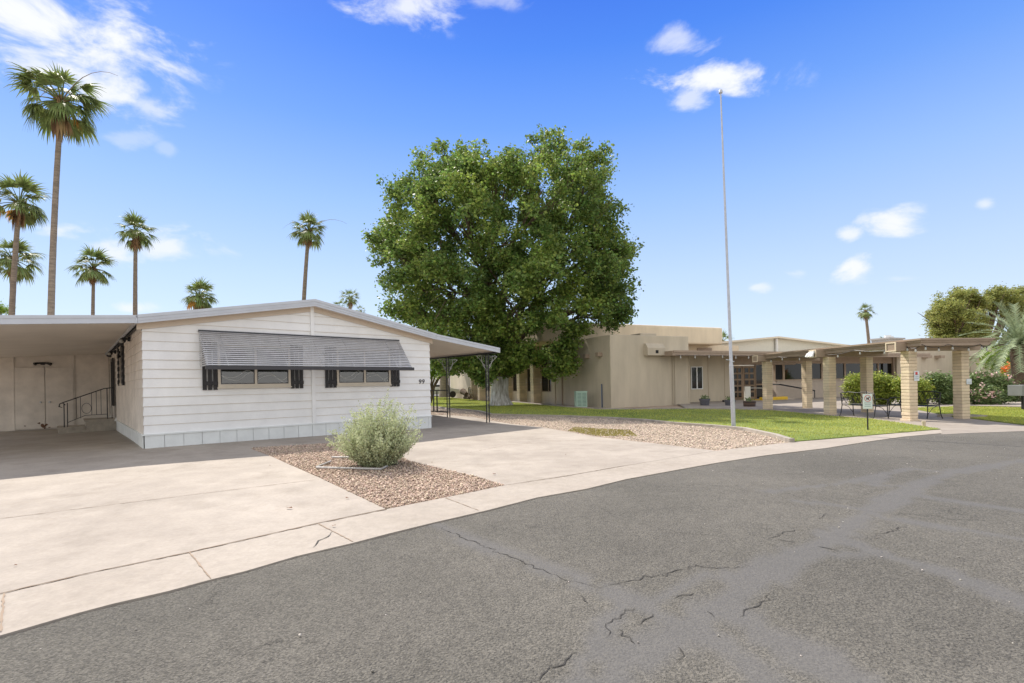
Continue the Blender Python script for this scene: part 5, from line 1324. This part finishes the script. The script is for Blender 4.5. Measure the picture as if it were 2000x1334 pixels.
# feather palm at the right edge
def date_palm(px, py, Y, rpx, label, seed):
    p = at(px, py, Y); g = .05; e = empty('date_palm', (p.x, Y, g), 0, label, 'palm tree'); rnd = random.Random(seed); r = rpx/F*Y; H = p.z-g
    mb = MB(); k0 = H
    mb.tube([(0, 0, 0), (0, 0, H*.5), (0, 0, H*.98)], [.35, .3, .38], 14); mb.build('trunk', M_bark, e, smooth=True)
    mb = MB()
    for i in range(60):
        t = (i+.5)/60; el = R(80)-t*R(95); az = i*2.39996; d = Vector((math.cos(az)*math.cos(el), math.sin(az)*math.cos(el), math.sin(el))); q = Vector((0, 0, H)); P_ = [q]
        for j in range(10): q = q+d*r/10; d = (d+Vector((0, 0, -.11-.05*t))).normalized(); P_.append(q)
        mb.tube(P_, [.03*(1-j/12) for j in range(11)], 4, cap=False)
        for j in range(2, 11):
            for s_ in range(3):
                for sg in (-1, 1):
                    a = P_[j-1].lerp(P_[j], s_/3); dv = (P_[j]-P_[j-1]).normalized(); sd_ = dv.cross(Vector((0, 0, 1))).normalized()
                    tip = a+(sd_*sg*.75+dv*.8+Vector((0, 0, .12+rnd.gauss(0, .12))))*r*.13*rnd.uniform(.8, 1.1); w_ = dv*.03
                    mb.add([a-w_, a+w_, tip], [(0, 1, 2)])
    mb.build('fronds', M_date, e); return e
date_palm(1990, 672, 26.0, 95, 'grey green feather palm with arching fronds at the right edge', 5)

# right hand trees
def tree(name, blobs_px, Y, trunk_px, label, m, n, size, seed, crad=.3, tr=.25, cat='tree', group=None, limbs=True, asp=.4, cluster=24, shell=.5, flower=None):
    bx, by = trunk_px; b0 = at(bx, by, Y); g = float(gz(b0.x, b0.y)) if abs(b0.z) < 3 else 0.; base = Vector((b0.x, Y, g)); e = empty(name, base, 0, label, cat, group)
    bl_ = [px_blob(px, py, r_, Y, dy) for (px, py, r_, dy) in blobs_px]
    lb_ = bl_
    if limbs:
        q_ = np.random.default_rng(seed+100); lb_ = []
        for b in bl_:
            for _ in range(9):
                d = q_.normal(size=3); d /= np.linalg.norm(d); k = q_.uniform(.45, 1.05); r_ = b[3]*q_.uniform(.28, .48)
                lb_.append((b[0]+d[0]*k*b[3], b[1]+d[1]*k*b[4], b[2]+d[2]*k*b[5]*.9, r_*1.25, r_*1.25, r_*.75))
    leaves('crown' if limbs else 'foliage', lb_, n, size, m, seed, e, cluster=cluster, crad=crad, origin=base, asp=asp, shell=shell)
    mb = MB(); rnd = random.Random(seed)
    for b in bl_:
        en = Vector(b[:3])-base; k = Vector((en.x*.25, en.y*.25, en.z*.45)); mb.tube([(0, 0, 0), k, en], [tr, tr*.6, tr*.12], 7)
        if limbs:
            for _ in range(4): e2 = en+Vector((rnd.gauss(0, .5), rnd.gauss(0, .5), rnd.gauss(0, .4)))*b[3]; mb.tube([k.lerp(en, .5), e2], [tr*.3, .02], 5)
    mb.build('trunk' if limbs else 'stems', M_bark if limbs else M_twig, e)
    if flower:
        mf, nfl, sfl = flower; up = [b for b in bl_]
        o = leaves('flowers', [(b[0], b[1]-b[4]*.15, b[2]+b[5]*.15, b[3]*1.02, b[4]*1.02, b[5]*1.02) for b in up], nfl, sfl, mf, seed+1, e, cluster=7, crad=sfl*.8, shell=.97, origin=base, asp=.8); o['kind'] = 'stuff'
    return e
tree('olive_green_pine', [(1850,590,24,-1),(1878,580,22,0),(1835,610,22,0),(1862,615,30,-2),(1895,600,26,1),(1838,640,22,0),(1870,645,28,-1),(1900,635,24,0),(1850,660,24,-1),(1885,668,28,0),(1912,655,18,1),(1826,622,14,0),(1905,590,16,0)], 58, (1880, 770),
     'rounded olive yellow pine tree behind the covered walk roof', M_pine, 40000, .26, 31, crad=.25, tr=.4)
tree('olive_green_pine', [(1945,580,22,0),(1925,585,18,0),(1975,590,24,0),(1995,578,20,1),(1960,605,22,0),(2000,610,26,0),(1985,625,20,0),(2030,600,40,0),(1935,600,14,0),(1955,575,14,0)], 60, (1918, 770),
     'taller olive pine with bare leaning trunks at the right edge behind the feather palm', M_pine, 30000, .25, 33, crad=.24, tr=.45)
tree('green_shrub', [(1945,700,22,0),(1970,705,26,0),(1990,735,22,0),(1960,735,20,0),(2010,720,30,0)], 40, (1965, 770), 'bright green leafy shrub below the feather palm beyond the clubhouse corner', M_leafy, 9000, .2, 35, crad=.25, tr=.08, cat='shrub', limbs=False)
tree('orange_flower_bush', [(1975,728,16,0),(1995,722,18,0),(1990,742,16,0),(2015,735,20,0)], 31, (1990, 775), 'bush with clusters of orange flowers at the right edge', M_hedge, 5000, .14, 36, crad=.16, tr=.05, cat='shrub', limbs=False, flower=(M_orange, 900, .13))
hedge_b = [(1668,747,16,0),(1690,742,16,0),(1712,744,16,0),(1735,747,15,0),(1668,768,14,0),(1690,770,16,0),(1715,770,16,0),(1738,768,15,0),(1660,758,10,0),(1672,783,10,0),(1698,786,11,0),(1726,785,11,0)]
tree('trimmed_hedge', hedge_b, 25.5, (1700, 795), 'rounded yellow green hedge behind the nearer bench and lawn sign', M_hedge, 16000, .10, 37, crad=.12, tr=.04, cat='hedge', limbs=False, asp=.6)
tree('trimmed_hedge', [(1762,750,13,0),(1782,752,15,0),(1800,757,14,0),(1765,772,12,0),(1785,774,14,0),(1803,774,12,0),(1770,785,9,0),(1796,785,9,0)], 24.5, (1785, 793), 'rounded yellow green hedge right of the nearest column', M_hedge, 11000, .10, 38, crad=.12, tr=.04, cat='hedge', limbs=False, asp=.6)
tree('oleander_bush', [(1832,745,15,0),(1850,748,15,0),(1838,768,15,0),(1858,768,13,0),(1868,745,10,0),(1845,783,9,0),(1862,783,9,0)], 24.5, (1845, 791), 'dark green oleander bush between the two nearest columns', M_olean, 11000, .13, 39, crad=.14, tr=.04, cat='shrub', limbs=False)
tree('oleander_bush', [(1905,745,14,0),(1925,742,15,0),(1948,747,16,0),(1900,768,14,0),(1925,770,18,-.5),(1950,770,16,0),(1962,755,12,0),(1912,785,9,0),(1938,787,10,0)], 24, (1930, 793), 'oleander bush covered in pink flowers right of the covered walk', M_olean, 17000, .12, 40, crad=.14, tr=.04, cat='shrub', limbs=False, flower=(M_pink, 750, .10))
tree('oleander_bush', [(1985,765,14,0),(2000,750,16,0),(1975,775,10,0),(2015,770,16,0)], 26, (1990, 790), 'low green bush behind the grey box at the right edge', M_olean, 7000, .12, 41, crad=.14, tr=.04, cat='shrub', limbs=False)
tree('citrus_tree', [(848,708,14,0),(862,700,16,0),(845,726,12,0),(868,722,10,0),(835,700,20,0),(880,700,14,0)], 38, (840, 780), 'bright yellow green tree seen under the side awning beyond the iron railing', M_leafy, 9000, .16, 43, crad=.22, tr=.12)
tree('leafy_tree', [(3,606,9,0),(-14,600,14,0)], 60, (-5, 770), 'tip of a bright green tree above the carport roof at the left edge', M_leafy, 3500, .2, 44, crad=.25, tr=.2)
# backdrop of far low trees so the horizon is not bare
# sage bush
sb_ = G(738, 911); sage = empty('sage_bush', sb_, 0, 'silvery green sage bush growing in the stone bed before the white home', 'shrub')
rnd = random.Random(12); rg = np.random.default_rng(12); Vs = []; Fs = []; st = MB()
for i in range(420):
    az = rnd.uniform(0, 6.28); t = rnd.random()**.6; el = R(88)-t*R(68); Ls = (1.36-.44*t)*rnd.uniform(.5, 1.0)*(1.15 if rnd.random() < .06 else 1); wid = .80
    d = Vector((math.cos(az)*math.cos(el)*wid, math.sin(az)*math.cos(el)*wid, math.sin(el))); q = Vector((math.cos(az)*.14*t, math.sin(az)*.14*t, 0)); P_ = [q.copy()]
    for j in range(6): q = q+d*Ls/6; d = (d+Vector((rnd.gauss(0,.11), rnd.gauss(0,.11), .10))).normalized(); P_.append(q.copy())
    st.tube(P_[:6], [.008,.006,.005,.004,.003,.002], 4, cap=False)
    ps = np.array([tuple(p) for p in P_]); m_ = 130
    tt = rg.uniform(.10, 1.0, m_)*6; i0 = np.minimum(tt.astype(int), 5); f = (tt-i0)[:, None]; c = ps[i0]*(1-f)+ps[i0+1]*f; c = c+rg.normal(0, .026, (m_, 3))*np.linspace(1.3, .6, m_)[np.argsort(np.argsort(tt))][:, None]
    a = rg.normal(size=(m_, 3)); a[:, 2] += .8; a /= np.linalg.norm(a, axis=1)[:, None]; b = np.cross(a, rg.normal(size=(m_, 3))); b /= np.linalg.norm(b, axis=1)[:, None]; s_ = rg.uniform(.014, .028, m_)[:, None]
    Vs.append(np.stack([c, c+a*s_*.6+b*s_*.45, c+a*s_*1.3, c+a*s_*.6-b*s_*.45], 1))
V_ = np.concatenate(Vs).reshape(-1, 3); V_[:, 2] = np.maximum(V_[:, 2], .02)
np_mesh('foliage', V_, np.arange(len(V_)).reshape(-1, 4), M_sage, sage); st.build('stems', M_twig, sage)

# ---------------------------------------------------------------- far things beyond the side awning and at the left
e = empty('neighbour_home', at(852, 770, 62), R(38), 'white neighbouring mobile home with carport far beyond the iron railing', 'mobile home')
mb = MB(); mb.box(-7, 5, 0, 8, -.2, 2.4); mb.build('wall', M_white, e)
mb = MB(); mb.add([(-7.4, -.4, 2.4), (5.4, -.4, 2.4), (5.4, 8.4, 2.4), (-7.4, 8.4, 2.4), (-7.4, 4, 3.3), (5.4, 4, 3.3)], [(0,1,5,4), (2,3,4,5), (0,4,3), (1,2,5)]); mb.build('roof', M_roofwhite, e)
mb = MB(); mb.box(-6, -4.5, -.03, 0, .9, 1.9); mb.build('window', M_darkglass, e)
# parked car far under the awning gap
c0 = at(853, 777, 50); car = empty('parked_car', c0, R(25), 'pale car parked far off, seen between the iron railing balusters', 'car')
def car_body():
    mb = MB(); W_ = .88
    prof = [(-2.2, .35), (-2.25, .75), (-1.5, .88), (-.9, 1.35), (.7, 1.38), (1.4, .95), (2.15, .85), (2.25, .4)]
    n_ = len(prof); vs = [(x, -W_*(1 if z < 1 else .8), z) for x, z in prof]+[(x, W_*(1 if z < 1 else .8), z) for x, z in prof]
    mb.add(vs, [tuple(range(n_)), tuple(range(2*n_-1, n_-1, -1))]+[((i+1) % n_, i, i+n_, (i+1) % n_+n_) for i in range(n_)]); return mb
car_body().build('body', mat('pale_car_paint', (.6,.6,.58), .3, spec=.7), car, bevel=.05)
for x in (-1.4, 1.4):
    for s_ in (-.86, .86):
        mb = MB(); mb.tube([(x, s_-.1, .33), (x, s_+.1, .33)], .33, 16); mb.build('wheel', M_black, car)
mb = MB(); mb.box(-.85, .65, -.80, -.76, .95, 1.28); mb.build('side_window', M_darkglass, car)
# background vegetation and block wall far away on the right and left
tree('backdrop_shrub', [(1960,760,12,0),(1975,758,10,0),(1950,765,10,0)], 44, (1960, 785), 'dark green shrub in shade behind the pink oleander at the far right', M_olean, 4000, .18, 47, crad=.2, tr=.05, cat='shrub', limbs=False)
bw = empty('block_wall', at(1955, 757, 52), R(12), 'grey block boundary wall between the clubhouse corner and the orange flowers', 'wall')
mb = MB(); mb.box(-4, 22, 0, .2, -.6, 2.0); mb.build('wall', mat('grey_block', (.33,.35,.38), .9, var=.1), bw)
